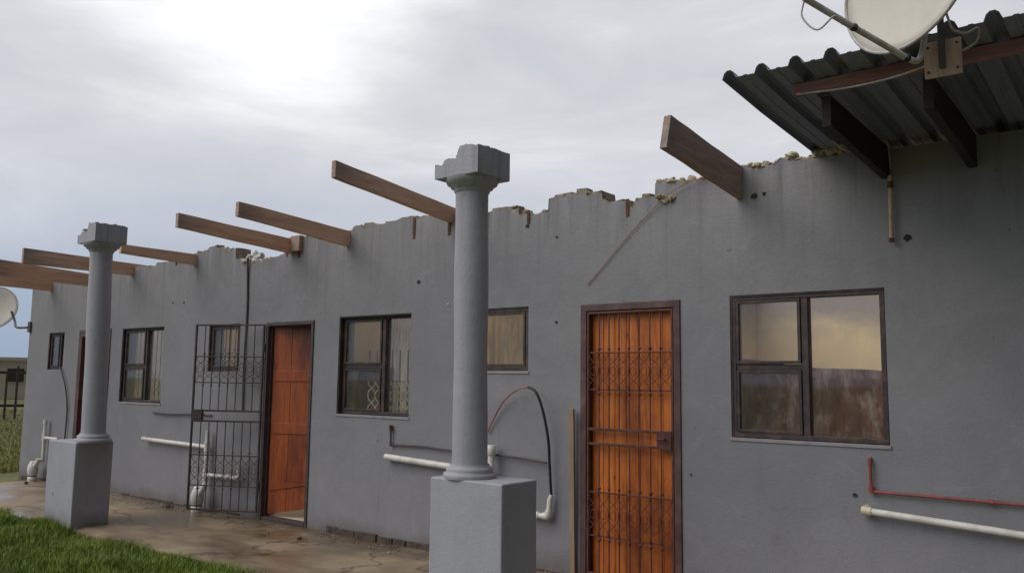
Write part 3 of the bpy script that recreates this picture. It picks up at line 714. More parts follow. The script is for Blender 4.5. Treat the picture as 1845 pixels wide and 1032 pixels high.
# rafters -------------------------------------------------------------
def rafter(x, wall_bot, depth_w, tip_y, tip_bot, depth_t, mat='rafter_pale', th=0.048, label=None, cut=0.0):
    s = (tip_bot - wall_bot) / (-tip_y); mb = MB(); yb = 0.28
    zb = wall_bot - s * yb; st = ((tip_bot + depth_t) - (wall_bot + depth_w)) / (-tip_y)
    n = 9; vs = []; fs = []
    for i in range(n + 1):
        y = tip_y + (yb - tip_y) * i / n
        lo = wall_bot - s * y; hi = wall_bot + depth_w - st * y
        wv = .004 * noise.noise(Vector((x, y * 3, 0)))
        yy = y + (cut if i == 0 else 0)
        vs += [(x + wv, y, lo + wv), (x + th + wv, y, lo + wv), (x + th + wv, yy, hi + wv), (x + wv, yy, hi + wv)]
    for i in range(n):
        a = 4 * i
        for k in range(4): fs.append((a + k, a + (k + 1) % 4, a + 4 + (k + 1) % 4, a + 4 + k))
    fs.append((3, 2, 1, 0)); a = 4 * n; fs.append((a, a + 1, a + 2, a + 3))
    mb.add(vs, fs); return build('rafter', mb, M[mat], HOUSE, bevel=0.003, label=label)
rafter(-2.338, 2.765, .225, -1.13, 2.868, .215, 'rafter', cut=.06, label='thick rafter stub nearest the remaining roof, grey at its end')
rafter(-5.055, 2.880, .14, -1.36, 3.022, .135, label='long rafter end beside the near column')
rafter(-6.425, 2.785, .155, -1.28, 2.885, .130)
rafter(-7.31, 2.785, .155, -1.33, 2.868, .135)
rafter(-9.15, 2.800, .13, -.92, 2.830, .10)
rafter(-10.60, 2.775, .155, -1.34, 2.775, .185)
rafter(-11.75, 2.70, .17, -1.62, 2.74, .22)
rafter(-12.9, 2.70, .15, -1.62, 2.72, .20)
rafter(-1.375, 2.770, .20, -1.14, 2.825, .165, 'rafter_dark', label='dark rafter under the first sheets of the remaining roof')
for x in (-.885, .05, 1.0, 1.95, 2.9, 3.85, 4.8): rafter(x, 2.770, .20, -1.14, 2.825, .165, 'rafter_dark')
# wall top block that boxes in the end of the fourth rafter
bb = MB(); bb.box(-7.26, -7.11, -.05, .02, 2.80, 2.965); build('wall_plate', bb, M['rafter'], HOUSE, bevel=.006)
# roof ------------------------------------------------------------------
def zs(y): return 3.010 - 0.047 * y
pur = []
for yp, xs_ in ((-1.18, -1.50), (1.0, -1.6), (2.3, -1.6), (3.6, -1.6)):
    z = zs(yp); mb = MB(); mb.box(xs_, 6.2, yp - .025, yp + .025, z - .062, z - .002)
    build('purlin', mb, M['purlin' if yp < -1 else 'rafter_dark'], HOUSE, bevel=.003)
mb = MB(); pitch = 0.176; prof = []
k = 0; x = -1.80
while x < 6.25:
    prof += [(x, .0), (x + .012, .032), (x + .026, .044), (x + .046, .044), (x + .060, .032), (x + .074, .0), (x + .112, .0), (x + .117, .004), (x + .133, .004), (x + .138, 0)]
    x += pitch
ys = [-1.436, -.9, -.4, 0, 1, 2, 3, 4, 4.75]; vs = []; fs = []
for y in ys:
    for i, (px_, pz) in enumerate(prof):
        vs.append((px_, y + (.012 * noise.noise(Vector((px_ * 1.1, 0, 0))) if y < -1.4 else 0), zs(y) + pz + .020 * noise.noise(Vector((px_ * 1.1, y * .8, 2))) * (1 if y < 0 else .3)))
n = len(prof)
for j in range(len(ys) - 1):
    for i in range(n - 1): fs.append((j * n + i, j * n + i + 1, (j + 1) * n + i + 1, (j + 1) * n + i))
mb.add(vs, fs)
ROOF = build('roof', mb, M['sheet'], HOUSE, label='remaining dark ribbed metal roof sheets over the right end')
s_ = ROOF.modifiers.new('thick', 'SOLIDIFY'); s_.thickness = 0.0025; s_.offset = 1
# roofing screws
sc = MB()
for yp in (-1.18,):
    x = -1.774
    while x < 6: sc.lump((x, yp, zs(yp) + .049), .007, int(x * 100), .6, rough=.05); x += pitch * 2
build('roof_screw', sc, M['pole'], ROOF); ROOF.children[0]['kind'] = 'stuff'
# lumps of mortar and beam filling on the wall top
rub = MB(); rng = random.Random(11)
def lumps(mb, xa, xb, n, y=(.0, .18), z=0.0, r=(.012, .035)):
    for i in range(n):
        x = rng.uniform(xa, xb); rr = rng.uniform(*r); mb.lump((x, rng.uniform(*y), ptop(x) + z + rr * .25), rr, rng.randrange(9999))
lumps(rub, -2.97, -2.36, 26); lumps(rub, -2.28, -1.8, 34, r=(.015, .045)); lumps(rub, -1.80, -1.40, 60, y=(-.03, .15), z=.02, r=(.018, .040))
lumps(rub, -3.94, -3.46, 16, r=(.01, .022)); lumps(rub, -4.58, -4.0, 12, r=(.008, .02)); lumps(rub, -6.3, -5.1, 16, r=(.006, .018)); lumps(rub, -13.4, -7.4, 60, r=(.008, .022))
for k in range(12): rub.lump((rng.uniform(-2.95, -2.80), rng.uniform(-.03, .03), 2.86 - rng.random() * .08), rng.uniform(.012, .03), k)
tag(build('mortar', rub, M['mortar'], HOUSE, label='broken crumbs of mortar along the wall top'), kind='stuff')
bf = MB()
for i in range(20): bf.lump((-1.76 + rng.random() * .42, -.02 + rng.random() * .10, 2.995 + rng.random() * .02), rng.uniform(.028, .055), i + 50, .6)
build('beam_filling', bf, M['mortar'], HOUSE)
pl = MB()
for i in range(14): pl.lump((rng.uniform(-8.28, -7.9), rng.uniform(-.03, .12), 2.79 + rng.uniform(-.03, .07)), rng.uniform(.015, .045), i + 90)
build('plaster_lumps', pl, M['pale'], HOUSE, label='whitish broken plaster in the gap of the wall top')
# loose bricks left of the broken coping
for (xa, xb, h) in ((-3.92, -3.72, .035), (-3.70, -3.60, .05), (-3.57, -3.48, .03), (-4.57, -4.42, .03), (-4.40, -4.29, .02), (-2.95, -2.74, .03), (-5.9, -5.78, .03), (-6.2, -6.1, .035), (-8.85, -8.7, .03), (-3.10, -3.02, .04)):
    mb = MB(); z = ptop((xa + xb) / 2) - .012; Mr = Matrix.Translation(((xa + xb) / 2, .07, z)) @ Matrix.Rotation(math.sin(xa * 40) * .10, 4, 'Y') @ Matrix.Rotation(math.sin(xa * 23) * .25, 4, 'Z'); w_ = (xb - xa) / 2; mb.box(-w_, w_, -.05, .05, 0, h, mat=Mr); build('brick', mb, M['raw'], HOUSE, bevel=.006)
# rusty hoop iron ties that held the missing rafters
for x, z0, z1 in ((-5.50, 2.775, 2.975), (-5.06, 2.765, 2.90), (-4.17, 2.77, 2.885), (-9.55, 2.83, 2.90), (-3.225, 2.73, 2.87), (-7.38, 2.76, 2.86), (-7.18, 2.73, 2.83)):
    mb = MB(); mb.add([(x, -.004, z0), (x + .028, -.004, z0 + .006), (x + .028, -.010, (z0 + z1) / 2), (x + .03, -.006, z1), (x - .002, -.006, z1), (x, -.010, (z0 + z1) / 2)], [(0, 1, 2, 5), (5, 2, 3, 4)])
    solid(build('tie_strap', mb, M['rust'], HOUSE), .003)
# chips and holes in the plaster
def chip(x, z, r, mat='rust', seed=0):
    rg = random.Random(seed); mb = MB(); n = 11
    ring = [(x + r * rg.uniform(.6, 1.25) * math.cos(2 * math.pi * k / n), -.0065, z + r * .8 * rg.uniform(.6, 1.25) * math.sin(2 * math.pi * k / n)) for k in range(n)]
    mb.add([(x, -.0045, z)] + ring, [(0, k + 1, (k + 1) % n + 1) for k in range(n)])
    mb.add(ring + [(a * .0 + x + (a - x) * 1.15, .002, z + (c - z) * 1.15) for a, b_, c in ring], [(k, k + n, (k + 1) % n + n, (k + 1) % n) for k in range(n)])
    build('plaster_chip', mb, M[mat], HOUSE)
dk = plain('dark_hole', (0.035, 0.028, 0.025), .9); M['hole'] = dk
for i, (x, z, r) in enumerate([(-3.87, 2.64, .010), (-3.87, 1.95, .011), (-5.41, 2.37, .020), (-5.04, 2.15, .012), (-9.56, 2.37, .013), (-9.32, 2.36, .013), (-1.60, .80, .014), (-1.24, 2.385, .026), (-2.71, .84, .008), (-4.17, 2.76, .02), (-2.21, 2.768, .022), (-2.14, 2.775, .013)]):
    chip(x, z, r, 'pale' if i in (3,) else 'hole', i)

# ------------------------------------------------------------------ columns
def column(cx, cy, lean, ped, top, label, label_v, seed):
    c = thing('column', (cx, cy, -0.02), label, 'column', 'broken verandah columns standing free of the house')
    x0, x1, y0, y1, zt = ped
    mb = MB(); vs = []; fs = []
    # pedestal with a faint wobble, closed box subdivided
    n = 10
    def wob(v): return v + Vector((.004 * noise.noise(v * 2.1), .004 * noise.noise(v * 2.3 + Vector((5, 0, 0))), 0))
    for j in range(n + 1):
        z = -.09 + (zt + .09) * j / n
        for (x, y) in ((x0, y0), (x1, y0), (x1, y1), (x0, y1)): vs.append(wob(Vector((x, y, z))))
    for j in range(n):
        for k in range(4): a = 4 * j + k; b_ = 4 * j + (k + 1) % 4; fs.append((a, b_, b_ + 4, a + 4))
    fs.append((3, 2, 1, 0)); a = 4 * n; fs.append((a, a + 1, a + 2, a + 3))
    mb.add(vs, fs); build('pedestal', mb, M['column'], c, bevel=.010)
    r = .110
    mb = MB(); mb.lathe([(.165, zt - .004), (.170, zt + .012), (.166, zt + .03), (.146, zt + .034), (.150, zt + .048), (.146, zt + .064), (.128, zt + .068), (.126, zt + .084)], cx, cy, 40, lean=lean)
    build('base_moulding', mb, M['column'], c)
    h0 = zt + .08; prof_ = [(r + .004, h0)] + [(r + .003 * math.sin(i), h0 + (top - h0) * i / 12) for i in range(1, 13)]
    mb = MB(); mb.lathe(prof_, cx + lean[0] * .084, cy, 44, lean=lean); build('shaft', mb, M['column'], c)
    tx = cx + lean[0] * (top - zt); ty = cy
    mb = MB(); mb.lathe([(.106, top - .004), (.116, top + .004), (.120, top + .016), (.124, top + .026), (.140, top + .032), (.148, top + .048), (.166, top + .056), (.178, top + .082), (.180, top + .095)], tx, ty, 44)
    build('neck_moulding', mb, M['column'], c)
    # capital: broken box with a gap where the beam has been torn off
    zb = top + .092; hx, hy = .185, .165
    lo, hi = (zb + .115, zb + .20)
    mb = MB(); nx, nyy = 22, 18; V = []; F = []
    split = .02
    def tz(u, v):
        zz = lo + (hi - lo) * min(1, max(0, (u - split - .03 * noise.noise(Vector((v * 20, seed, 0)))) / .012 + .5))
        if u > split: zz -= .10 * max(0, (u - .03)) ; zz -= .04 * max(0, -v)
        zz += -.03 * min(1, max(0, (-.10 - u) / .02))
        return zz + .014 * noise.noise(Vector((u * 22, v * 22, seed))) + .006 * noise.noise(Vector((u * 70, v * 70, seed)))
    us = [-hx + 2 * hx * i / nx for i in range(nx + 1)]; vv = [-hy + 2 * hy * i / nyy for i in range(nyy + 1)]
    for u in us:
        for v in vv: V.append((tx + u, ty + v, tz(u, v)))
    for i in range(nx):
        for j in range(nyy): a = i * (nyy + 1) + j; F.append((a, a + nyy + 1, a + nyy + 2, a + 1))
    mb.add(V, F, 1)
    per = [(i, 0) for i in range(nx + 1)] + [(nx, j) for j in range(1, nyy + 1)] + [(i, nyy) for i in range(nx - 1, -1, -1)] + [(0, j) for j in range(nyy - 1, 0, -1)]
    rings = []
    for (i, j) in per:
        t0 = Vector(V[i * (nyy + 1) + j]); rings.append((t0, Vector((t0.x, t0.y, zb)), Vector((tx + (t0.x - tx) * .985, ty + (t0.y - ty) * .985, zb - .004))))
    P = len(per); vs = [q for rg in rings for q in rg]; fs = []
    for k in range(P):
        k2 = (k + 1) % P; fs += [(3 * k, 3 * k + 1, 3 * k2 + 1, 3 * k2), (3 * k + 1, 3 * k + 2, 3 * k2 + 2, 3 * k2 + 1)]
    fs.append(tuple(3 * k + 2 for k in range(P))); mb.add(vs, fs, 0)
    build('capital', mb, [M['column'], M['raw']], c, label=label_v)
    mb = MB()
    rg = random.Random(seed)
    for k in range(7): mb.lump((tx + rg.uniform(-.11, 0.0), ty + rg.uniform(-.14, 0.02), lo + .02), rg.uniform(.012, .022), rg.randrange(999))
    for k in range(4): mb.lump((tx + rg.uniform(.03, .14), ty + rg.uniform(-.14, 0.1), hi - .005), rg.uniform(.010, .018), rg.randrange(999))
    build('mortar', mb, M['raw'], c)
    return c
column(-3.555, -1.40, (-.012, 0), (-3.757, -3.171, -1.55, -1.20, .868), 2.70, 'near grey column in the middle of the picture, rising from a wide pedestal to a broken capital', 'broken capital, its right half standing taller', 1)
column(-8.55, -1.36, (-.045, 0), (-9.084, -8.500, -1.55, -1.175, .825), 2.735, 'far grey column at the left, its pedestal foot standing in the grass', None, 4)

# ------------------------------------------------------------------ pipes, hoses, cables
PG = 'plastic waste pipes fixed to the house wall'
def sw(name, ctrl, r, mat, label, cat, group=None, n=8, seg=10, smooth=True):
    mb = MB(); mb.tube(sweep(ctrl, n) if smooth else ctrl, r, seg)
    return tag(build(name, mb, M[mat], None, loc=ctrl[0]), label, cat, group)
# right: white pipe and red pipe
t1 = thing('waste_pipe', (-1.55, -.05, .72), 'long white plastic pipe sloping along the wall under the large right window', 'pipe', PG)
mb = MB(); mb.tube([(-1.50, -.055, .717), (6.0, -.055, -.02 + .30)], .021, 16); build('pipe', mb, M['pvc'], t1)
mb = MB(); mb.tube([(-1.545, -.055, .7215), (-1.49, -.055, .716)], .027, 16); mb.tube([(-1.53, .01, .724), (-1.53, -.055, .7205)], .024, 14); build('elbow', mb, plain('yellowed_fitting', (0.60, .53, .38), .5), t1)
mb = MB()
for x in (-.35, 1.0, 2.5): z = .717 - (x + 1.5) * .0583; mb.box(x - .012, x + .012, -.08, 0.002, z - .026, z + .026)
build('clip', mb, M['pvc'], t1)
t1 = thing('water_pipe', (-1.49, -.03, .83), 'thin red pipe with a short riser, above the white pipe at right', 'pipe')
mb = MB(); mb.tube(sweep([(-1.497, -.028, 1.00), (-1.495, -.028, .88), (-1.487, -.028, .835), (-1.47, -.028, .8325)], 6) + [Vector((6, -.028, .81))], .0095, 10); build('pipe', mb, M['red_pipe'], t1)
mb = MB(); mb.tube([(-1.494, -.028, .865), (-1.493, -.028, .825)], .016, 10); mb.tube([(-.86, -.028, .829), (-.835, -.028, .829)], .015, 10); mb.tube([(-1.497, -.028, .99), (-1.497, -.028, 1.02)], .013, 10); mb.tube([(-1.497, .01, 1.03), (-1.497, -.03, 1.025)], .009, 8); build('fitting', mb, M['red_pipe'], t1)
# middle
t1 = thing('waste_pipe', (-5.7, -.05, .76), 'short white plastic pipe on the wall just left of the near column', 'pipe', PG)
mb = MB(); mb.tube([(-5.73, -.05, .775), (-4.55, -.05, .725)], .028, 14); build('pipe', mb, M['pvc'], t1)
mb = MB(); mb.tube([(-4.57, -.05, .76), (-4.49, -.05, .70)], .036, 14); build('coupling', mb, M['pvc'], t1)
t1 = thing('vent_pipe', (-4.44, -.05, .70), 'short upright white pipe stub with a wider socket, just right of the near column', 'pipe')
mb = MB(); mb.tube([(-4.430, -.085, .66), (-4.44, -.085, .72), (-4.455, -.085, .78), (-4.455, -.085, .87)], [.026, .030, .027, .027], 14); build('pipe', mb, M['pvc'], t1)
mb = MB(); mb.tube([(-4.455, -.085, .865), (-4.455, -.085, .872), (-4.455, -.085, .945), (-4.455, -.085, .95)], [.028, .037, .039, .034], 16); build('socket', mb, M['pvc'], t1)
t1 = thing('waste_pipe', (-3.9, -.05, .43), 'small white elbow pipe sticking out of the wall low down beside the near pedestal', 'pipe', PG)
mb = MB(); mb.tube([(-4.10, -.05, .432), (-3.925, -.05, .432)], .022, 12); mb.tube([(-3.895, -.05, .46), (-3.885, -.05, .56), (-3.868, -.05, .60)], [.022, .022, .016], 12); build('pipe', mb, M['pvc'], t1)
mb = MB(); mb.tube(sweep([(-3.95, -.05, .432), (-3.905, -.05, .436), (-3.896, -.05, .48)], 5), .028, 12); mb.tube([(-4.02, -.05, .432), (-3.99, -.05, .432)], .028, 12); build('elbow', mb, M['pvc'], t1)
t1 = thing('water_pipe', (-5.69, -.03, .88), 'thin dark water pipe sagging along the wall behind the near column', 'pipe')
mb = MB(); mb.tube(sweep([(-5.70, -.025, 1.05), (-5.695, -.025, .92), (-5.69, -.025, .888), (-5.62, -.025, .886), (-5.3, -.025, .89), (-4.93, -.03, .875), (-4.5, -.03, .87), (-4.2, -.035, .862), (-3.93, -.04, .842)], 7), .0095, 8); build('pipe', mb, M['dark_pipe'], t1)
mb = MB(); mb.tube([(-5.70, -.025, 1.01), (-5.70, -.025, 1.06)], .017, 8); mb.tube([(-5.69, -.025, .87), (-5.69, -.025, .90)], .015, 8); build('fitting', mb, M['rust'], t1)
sw('hose', [(-4.07, -.10, 1.432), (-3.985, -.11, 1.39), (-3.925, -.10, 1.25), (-3.885, -.08, 1.03), (-3.885, -.06, .85), (-3.878, -.055, .70), (-3.872, -.05, .59)], .011, 'black', 'black hose arching down the wall to the small white elbow', 'hose')
sw('wire', [(-4.55, -.02, 1.05), (-4.48, -.03, 1.16), (-4.36, -.05, 1.31), (-4.20, -.08, 1.405), (-4.07, -.10, 1.432)], .007, 'hose_red', 'faded red wire rising to the top of the black hose arch', 'wire')
# left: waste pipes and gully traps
def gully(x, y, s, label):
    t_ = thing('gully_trap', (x, y, 0), label, 'drain', 'white plastic gully traps at the foot of the wall')
    mb = MB(); mb.lathe([(.060, -.02), (.062, .03), (.060, .06), (.050, .062), (.050, .075), (.062, .09), (.072, .14), (.070, .19), (.055, .235), (.045, .25), (.045, .27), (.030, .275)], x, y, 22)
    build('trap', mb, M['pvc'], t_)
    mb = MB(); mb.tube([(x + .045, y, .20), (x + .085, y + .02, .27), (x + .10, y + .03, .31)], [.032, .032, .030], 12); build('inlet', mb, M['pvc'], t_)
    mb = MB(); mb.tube([(x, y, .0605), (x, y, .075)], .053, 20); build('ring', mb, M['black'], t_)
    return t_
gully(-8.60, -.14, 1, 'white plastic gully trap on the apron in front of the open black gate')
gully(-12.72, -.14, 1, 'white plastic gully trap at the far left corner of the house')
t1 = thing('waste_pipe', (-8.6, -.07, .35), 'branched white plastic waste pipe seen through the open black gate', 'pipe', PG)
mb = MB(); mb.tube([(-9.95, -.06, .722), (-8.60, -.06, .70)], .024, 12); mb.tube([(-8.585, -.06, .88), (-8.59, -.06, .26)], .023, 12)
mb.tube([(-8.60, -.06, .395), (-7.98, -.06, .405)], .021, 12); mb.tube([(-7.965, -.06, .40), (-7.965, -.06, .55)], .018, 12); build('pipe', mb, M['pvc'], t1)
mb = MB(); mb.tube([(-8.587, -.06, .76), (-8.588, -.06, .65)], .031, 12); mb.tube([(-8.59, -.06, .44), (-8.59, -.06, .34)], .031, 12); mb.tube([(-8.18, -.06, .402), (-8.12, -.06, .403)], .029, 12); mb.tube([(-7.99, -.06, .405), (-7.945, -.06, .405)], .03, 12); mb.tube([(-9.96, -.06, .7225), (-9.93, -.06, .722)], .029, 12); build('tee', mb, M['pvc'], t1)
t1 = thing('waste_pipe', (-12.6, -.07, .35), 'short white waste pipe over the gully at the far left corner', 'pipe', PG)
mb = MB(); mb.tube([(-12.62, -.06, .80), (-12.62, -.06, .26)], .023, 12); mb.tube([(-12.62, -.06, .60), (-12.2, -.06, .60)], .021, 12); build('pipe', mb, M['pvc'], t1)
mb = MB(); mb.tube([(-12.62, -.06, .66), (-12.62, -.06, .55)], .031, 12); mb.tube([(-12.62, -.06, .79), (-12.62, -.06, .85)], .028, 12); build('tee', mb, M['pvc'], t1)
sw('water_pipe', [(-9.85, -.02, 1.045), (-9.5, -.025, 1.035), (-9.0, -.02, 1.05), (-8.6, -.02, 1.05)], .010, 'dark_pipe', 'thin dark pipe on the wall left of the open black gate', 'pipe')
sw('electric_cable', [(-8.03, -.03, 2.80), (-8.04, -.015, 2.6), (-8.02, -.012, 2.2), (-8.03, -.012, 1.7), (-8.02, -.012, 1.12)], .012, 'dark_pipe', 'dark cable running down from the gap in the wall top behind the open gate', 'cable')
sw('electric_cable', [(-12.42, -.01, 1.60), (-12.30, -.03, 1.52), (-12.15, -.03, 1.30), (-12.08, -.02, 1.0), (-12.10, -.02, .5)], .009, 'black', 'thin black cable drooping from the far small window', 'cable')
sw('wire', [(-2.30, -.03, 2.985), (-2.50, -.035, 2.955), (-2.70, -.03, 2.92), (-2.86, -.03, 2.85), (-3.02, -.015, 2.735), (-3.20, -.012, 2.585), (-3.40, -.012, 2.39), (-3.57, -.010, 2.23)], .0032, 'redwire', 'faded reddish wire hanging slantwise down the wall above the orange door', 'wire')
t1 = thing('conduit', (-1.32, -.03, 2.37), 'short tan conduit hanging down the wall below the dark rafter at right', 'conduit')
mb = MB(); mb.tube([(-1.322, -.035, 2.375), (-1.318, -.035, 2.78)], .013, 10); build('tube', mb, M['conduit'], t1)
mb = MB(); mb.tube([(-1.322, -.035, 2.36), (-1.322, -.035, 2.385)], .016, 10); mb.tube([(-1.319, -.035, 2.70), (-1.318, -.035, 2.74)], .018, 10); build('collar', mb, M['rust'], t1)
sw('wire', [(-1.60, -.25, 3.0), (-1.52, -.20, 2.93), (-1.45, -.12, 2.95), (-1.40, -.05, 2.93), (-1.33, -.04, 3.0), (-1.31, -.04, 2.82)], .006, 'dishtube', 'pale wire looped under the edge of the remaining roof', 'wire')

# plank, stones
mb = MB(); M4 = Matrix.Translation((-3.695, -.012, .0)) @ Matrix.Rotation(R(1.2), 4, 'X')
mb.box(-.012, .032, -.022, 0, .0, 1.27, mat=M4); 
tag(build('plank', mb, M['plank'], None, bevel=.004, loc=(-3.735, -.02, 0)), 'weathered yellowish plank standing against the wall left of the orange door', 'plank')
for i, (x, y, r, lb) in enumerate([(-9.15, -.16, .030, 'dark stone on the apron left of the open black gate'), (-6.45, -.42, .022, 'small dark stone on the wet apron in front of the red door wall'), (-12.4, -.35, .035, 'dark lump beside the far left gully trap')]):
    mb = MB(); mb.lump((x, y, r * .5), r, i + 5, .6)
    if i == 0: mb.lump((x + .06, y + .02, .012), .02, 77, .6)
    tag(build('stone', mb, M['stone'], None, loc=(x, y, 0)), lb, 'stone')

dbm = MB(); rgd = random.Random(21)
for k in range(260):
    x = rgd.uniform(-12.5, 5); y = -abs(rgd.gauss(.02, .16)) - .03
    if y < -1.3: continue
    dbm.lump((x, y, .006), rgd.uniform(.004, .014), k, .6)
tag(build('debris', dbm, M['raw'], None, loc=(-4, -.2, 0)), 'crumbs of fallen plaster scattered on the apron at the foot of the wall', 'debris', kind='stuff')
# ------------------------------------------------------------------ satellite dishes
def dish(name, c, n, upv, a, b, depth, label, mat='dish'):
    pass
def dish_parts(t_, c, n, roll, a, b, depth, back=None):
    c = Vector(c); n = Vector(n).normalized(); u = n.cross(Vector((0, 0, 1))).normalized() * -1; v = n.cross(u).normalized()
    if v.z < 0: v = -v
    cr, sr = math.cos(roll), math.sin(roll); u, v = u * cr + v * sr, v * cr - u * sr
    mb = MB(); nr, ns = 8, 48; vs = [c - n * depth]; fs = []
    for i in range(1, nr + 1):
        q = i / nr
        for k in range(ns):
            an = 2 * math.pi * k / ns; vs.append(c + u * (a * q * math.cos(an)) + v * (b * q * math.sin(an)) - n * depth * (1 - q * q))
    for k in range(ns): fs.append((0, 1 + k, 1 + (k + 1) % ns))
    for i in range(nr - 1):
        for k in range(ns): p_ = 1 + i * ns + k; q_ = 1 + i * ns + (k + 1) % ns; fs.append((p_, p_ + ns, q_ + ns, q_))
    mb.add(vs, fs, 0, True); o = solid(build('reflector', mb, M['dish'], t_), .003)
    rim = MB(); ring = [c + u * (a * 1.005 * math.cos(2 * math.pi * k / 48)) + v * (b * 1.005 * math.sin(2 * math.pi * k / 48)) for k in range(49)]
    rim.tube(ring, .008, 8, caps=False); build('rim', rim, M['dishtube'], o)
    return c, n, u, v
DC = Vector((-.81, -1.726, 3.293))
t1 = thing('satellite_dish', (-.76, -1.46, 3.0), 'cream satellite dish fixed above the eave of the remaining roof', 'satellite dish')
dc, dn, du, dv = dish_parts(t1, DC, (-.563, -.823, .073), 0.0, .39, .362, .06)
bot = dc - dv * .362
# arm with hooked foot and feed horn
arm = MB(); ap = sweep([dc - dv * .20 - dn * .10, dc - dv * .31 - dn * .10, bot - dv * .045 - dn * .075, bot - dv * .055 - dn * .02, bot - dv * .035 + dn * .05, bot + dv * .035 + dn * .30, bot + dv * .10 + dn * .52], 8)
arm.tube(ap, .0135, 12); ARM = build('arm', arm, M['dishtube'], t1)
cl_ = MB()
for q in (.55, .8): p_ = ap[int(len(ap) * q)]; cl_.lump(p_, .02, 3, 1, rough=.1)
build('clamp', cl_, M['black'], ARM)
ln = MB(); e = ap[-1]; ln.tube([e - dn * .02 + dv * .03, e - dn * .05 + dv * .035, e + dn * .03 + dv * .03, e + dn * .06 + dv * .03], [.03, .03, .022, .022], 14); build('feed_horn', ln, M['dish'], t1)
bp = MB(); bp.tube(sweep([dc - dn * .06 - dv * .05, dc - dn * .16 - dv * .03, (-.735, -1.475, 3.24)], 6), .022, 12); build('mount_bracket', bp, M['pole'], t1)
pp = MB(); pp.bar((-.735, -1.472, 2.90), (-.735, -1.472, 3.27), .026, .026); build('pole', pp, M['pole'], t1, bevel=.003)
bd_ = MB(); bd_.box(-.812, -.658, -1.457, -1.440, 2.868, 3.035); bdo = build('mounting_board', bd_, M['board'], t1, bevel=.003)
sc = MB()
for x, z in ((-.675, 2.895), (-.795, 2.895), (-.675, 3.01), (-.795, 3.01)): sc.tube([(x, -1.455, z), (x, -1.462, z)], .006, 8)
build('screw', sc, M['rust'], bdo)
cbm = MB(); cbm.tube(sweep([(-.735, -1.50, 3.26), (-.70, -1.50, 3.12), (-.68, -1.50, 3.055), (-.63, -1.49, 3.03), (-.585, -1.48, 3.045), (-.60, -1.46, 2.99), (-.70, -1.42, 2.97), (-.95, -1.30, 2.965), (-1.2, -1.24, 2.975), (-1.48, -1.22, 3.0)], 8), .0055, 8)
build('cable', cbm, M['dishtube'], t1); cbm = MB()
cbm.tube(sweep([ap[-1] + Vector((0, 0, -.01)), ap[-1] + Vector((-.01, .0, -.08)), ap[-1] + Vector((.05, .0, -.15)), ap[-1] + Vector((.12, 0, -.11)), ap[-8] + Vector((0, 0, -.015))], 8), .004, 8)
build('cable', cbm, M['dishtube'], t1)
# far dish at the left end
t1 = thing('satellite_dish', (-13.5, -.1, 2.19), 'grey satellite dish on an arm beyond the far left corner of the house', 'satellite dish')
dc, dn, du, dv = dish_parts(t1, (-14.60, -.12, 2.52), (.70, -.64, .28), 0, .36, .35, .04); dc_ = 0
mb = MB(); mb.tube(sweep([(-13.48, -.02, 2.19), (-13.6, -.03, 2.185), (-13.9, -.03, 2.20), (-14.05, .0, 2.30), (-14.12, -.03, 2.45)], 6), .018, 10); build('arm', mb, M['pole'], t1)
mb = MB(); mb.box(-13.52, -13.44, -.028, -.006, 2.11, 2.27); build('wall_bracket', mb, M['pole'], t1, bevel=.003)

# ------------------------------------------------------------------ background
def far_house(loc, rot, w, d, h, rh, wm, label, flat=False):
    t_ = thing('distant_house', loc, label, 'house'); M4 = Matrix.Translation(loc) @ Matrix.Rotation(rot, 4, 'Z')
    mb = MB(); mb.box(-w / 2, w / 2, 0, d, -.1, h, mat=M4); wl = build('wall', mb, wm, t_)
    for i in range(int(w // 2.6)):
        x = -w / 2 + 1.0 + i * 2.6; f = MB(); f.box(x, x + 1.1, -.05, -.002, .95, 1.95, mat=M4); fo = build('window', f, M['tanlight'], t_)
        f = MB(); f.box(x + .08, x + 1.02, -.07, -.052, 1.03, 1.87, mat=M4); build('pane', f, M['steel'], fo)
    if flat:
        mb = MB(); mb.box(-w / 2 - .15, w / 2 + .15, -.15, d + .15, h + .002, h + .22, mat=M4); build('parapet', mb, wm, t_)
    else:
        e_ = .4; vs = [(-w / 2 - e_, -e_, h), (w / 2 + e_, -e_, h), (w / 2 + e_, d + e_, h), (-w / 2 - e_, d + e_, h), (-w / 2 + d / 2, d / 2, h + rh), (w / 2 - d / 2, d / 2, h + rh)]
        mb = MB(); mb.add([M4 @ Vector(v) for v in vs], [(0, 1, 5, 4), (1, 2, 5), (2, 3, 4, 5), (3, 0, 4), (3, 2, 1, 0)]); build('roof', mb, M['tile'], t_)
ang = math.atan2(-.93, .367)
far_house((-58.0, 17.2, 0), R(70), 7.5, 5, 2.35, 0, M['tanlight'], 'pale flat-topped house far behind the fence, right of the brown-roofed one', True)
far_house((-66.5, 16.5, 0), R(70), 10, 7, 1.95, .9, M['tanwall'], 'low tan house with a brown roof far behind the fence')
fe = thing('fence', (-30.6, 6.7, 0), 'dark timber paling fence across the yard beyond the house', 'fence')
f0 = Vector((-31.2, 5.0, 0)); fd = Vector((.30, .954, 0))
rl = MB()
for z in (.45, 1.55): rl.bar(f0 - fd * 14 + Vector((0, 0, z)), f0 + fd * 14 + Vector((0, 0, z)), .06, .09)
build('rail', rl, M['fence'], fe)
for i in range(-5, 6):
    p_ = f0 + fd * (i * 2.7 + 1.1); mb = MB(); mb.bar(p_ + Vector((.08, 0, -.1)), p_ + Vector((.08, 0, 1.9)), .11, .11); build('post', mb, M['fence'], fe)
rg = random.Random(5)
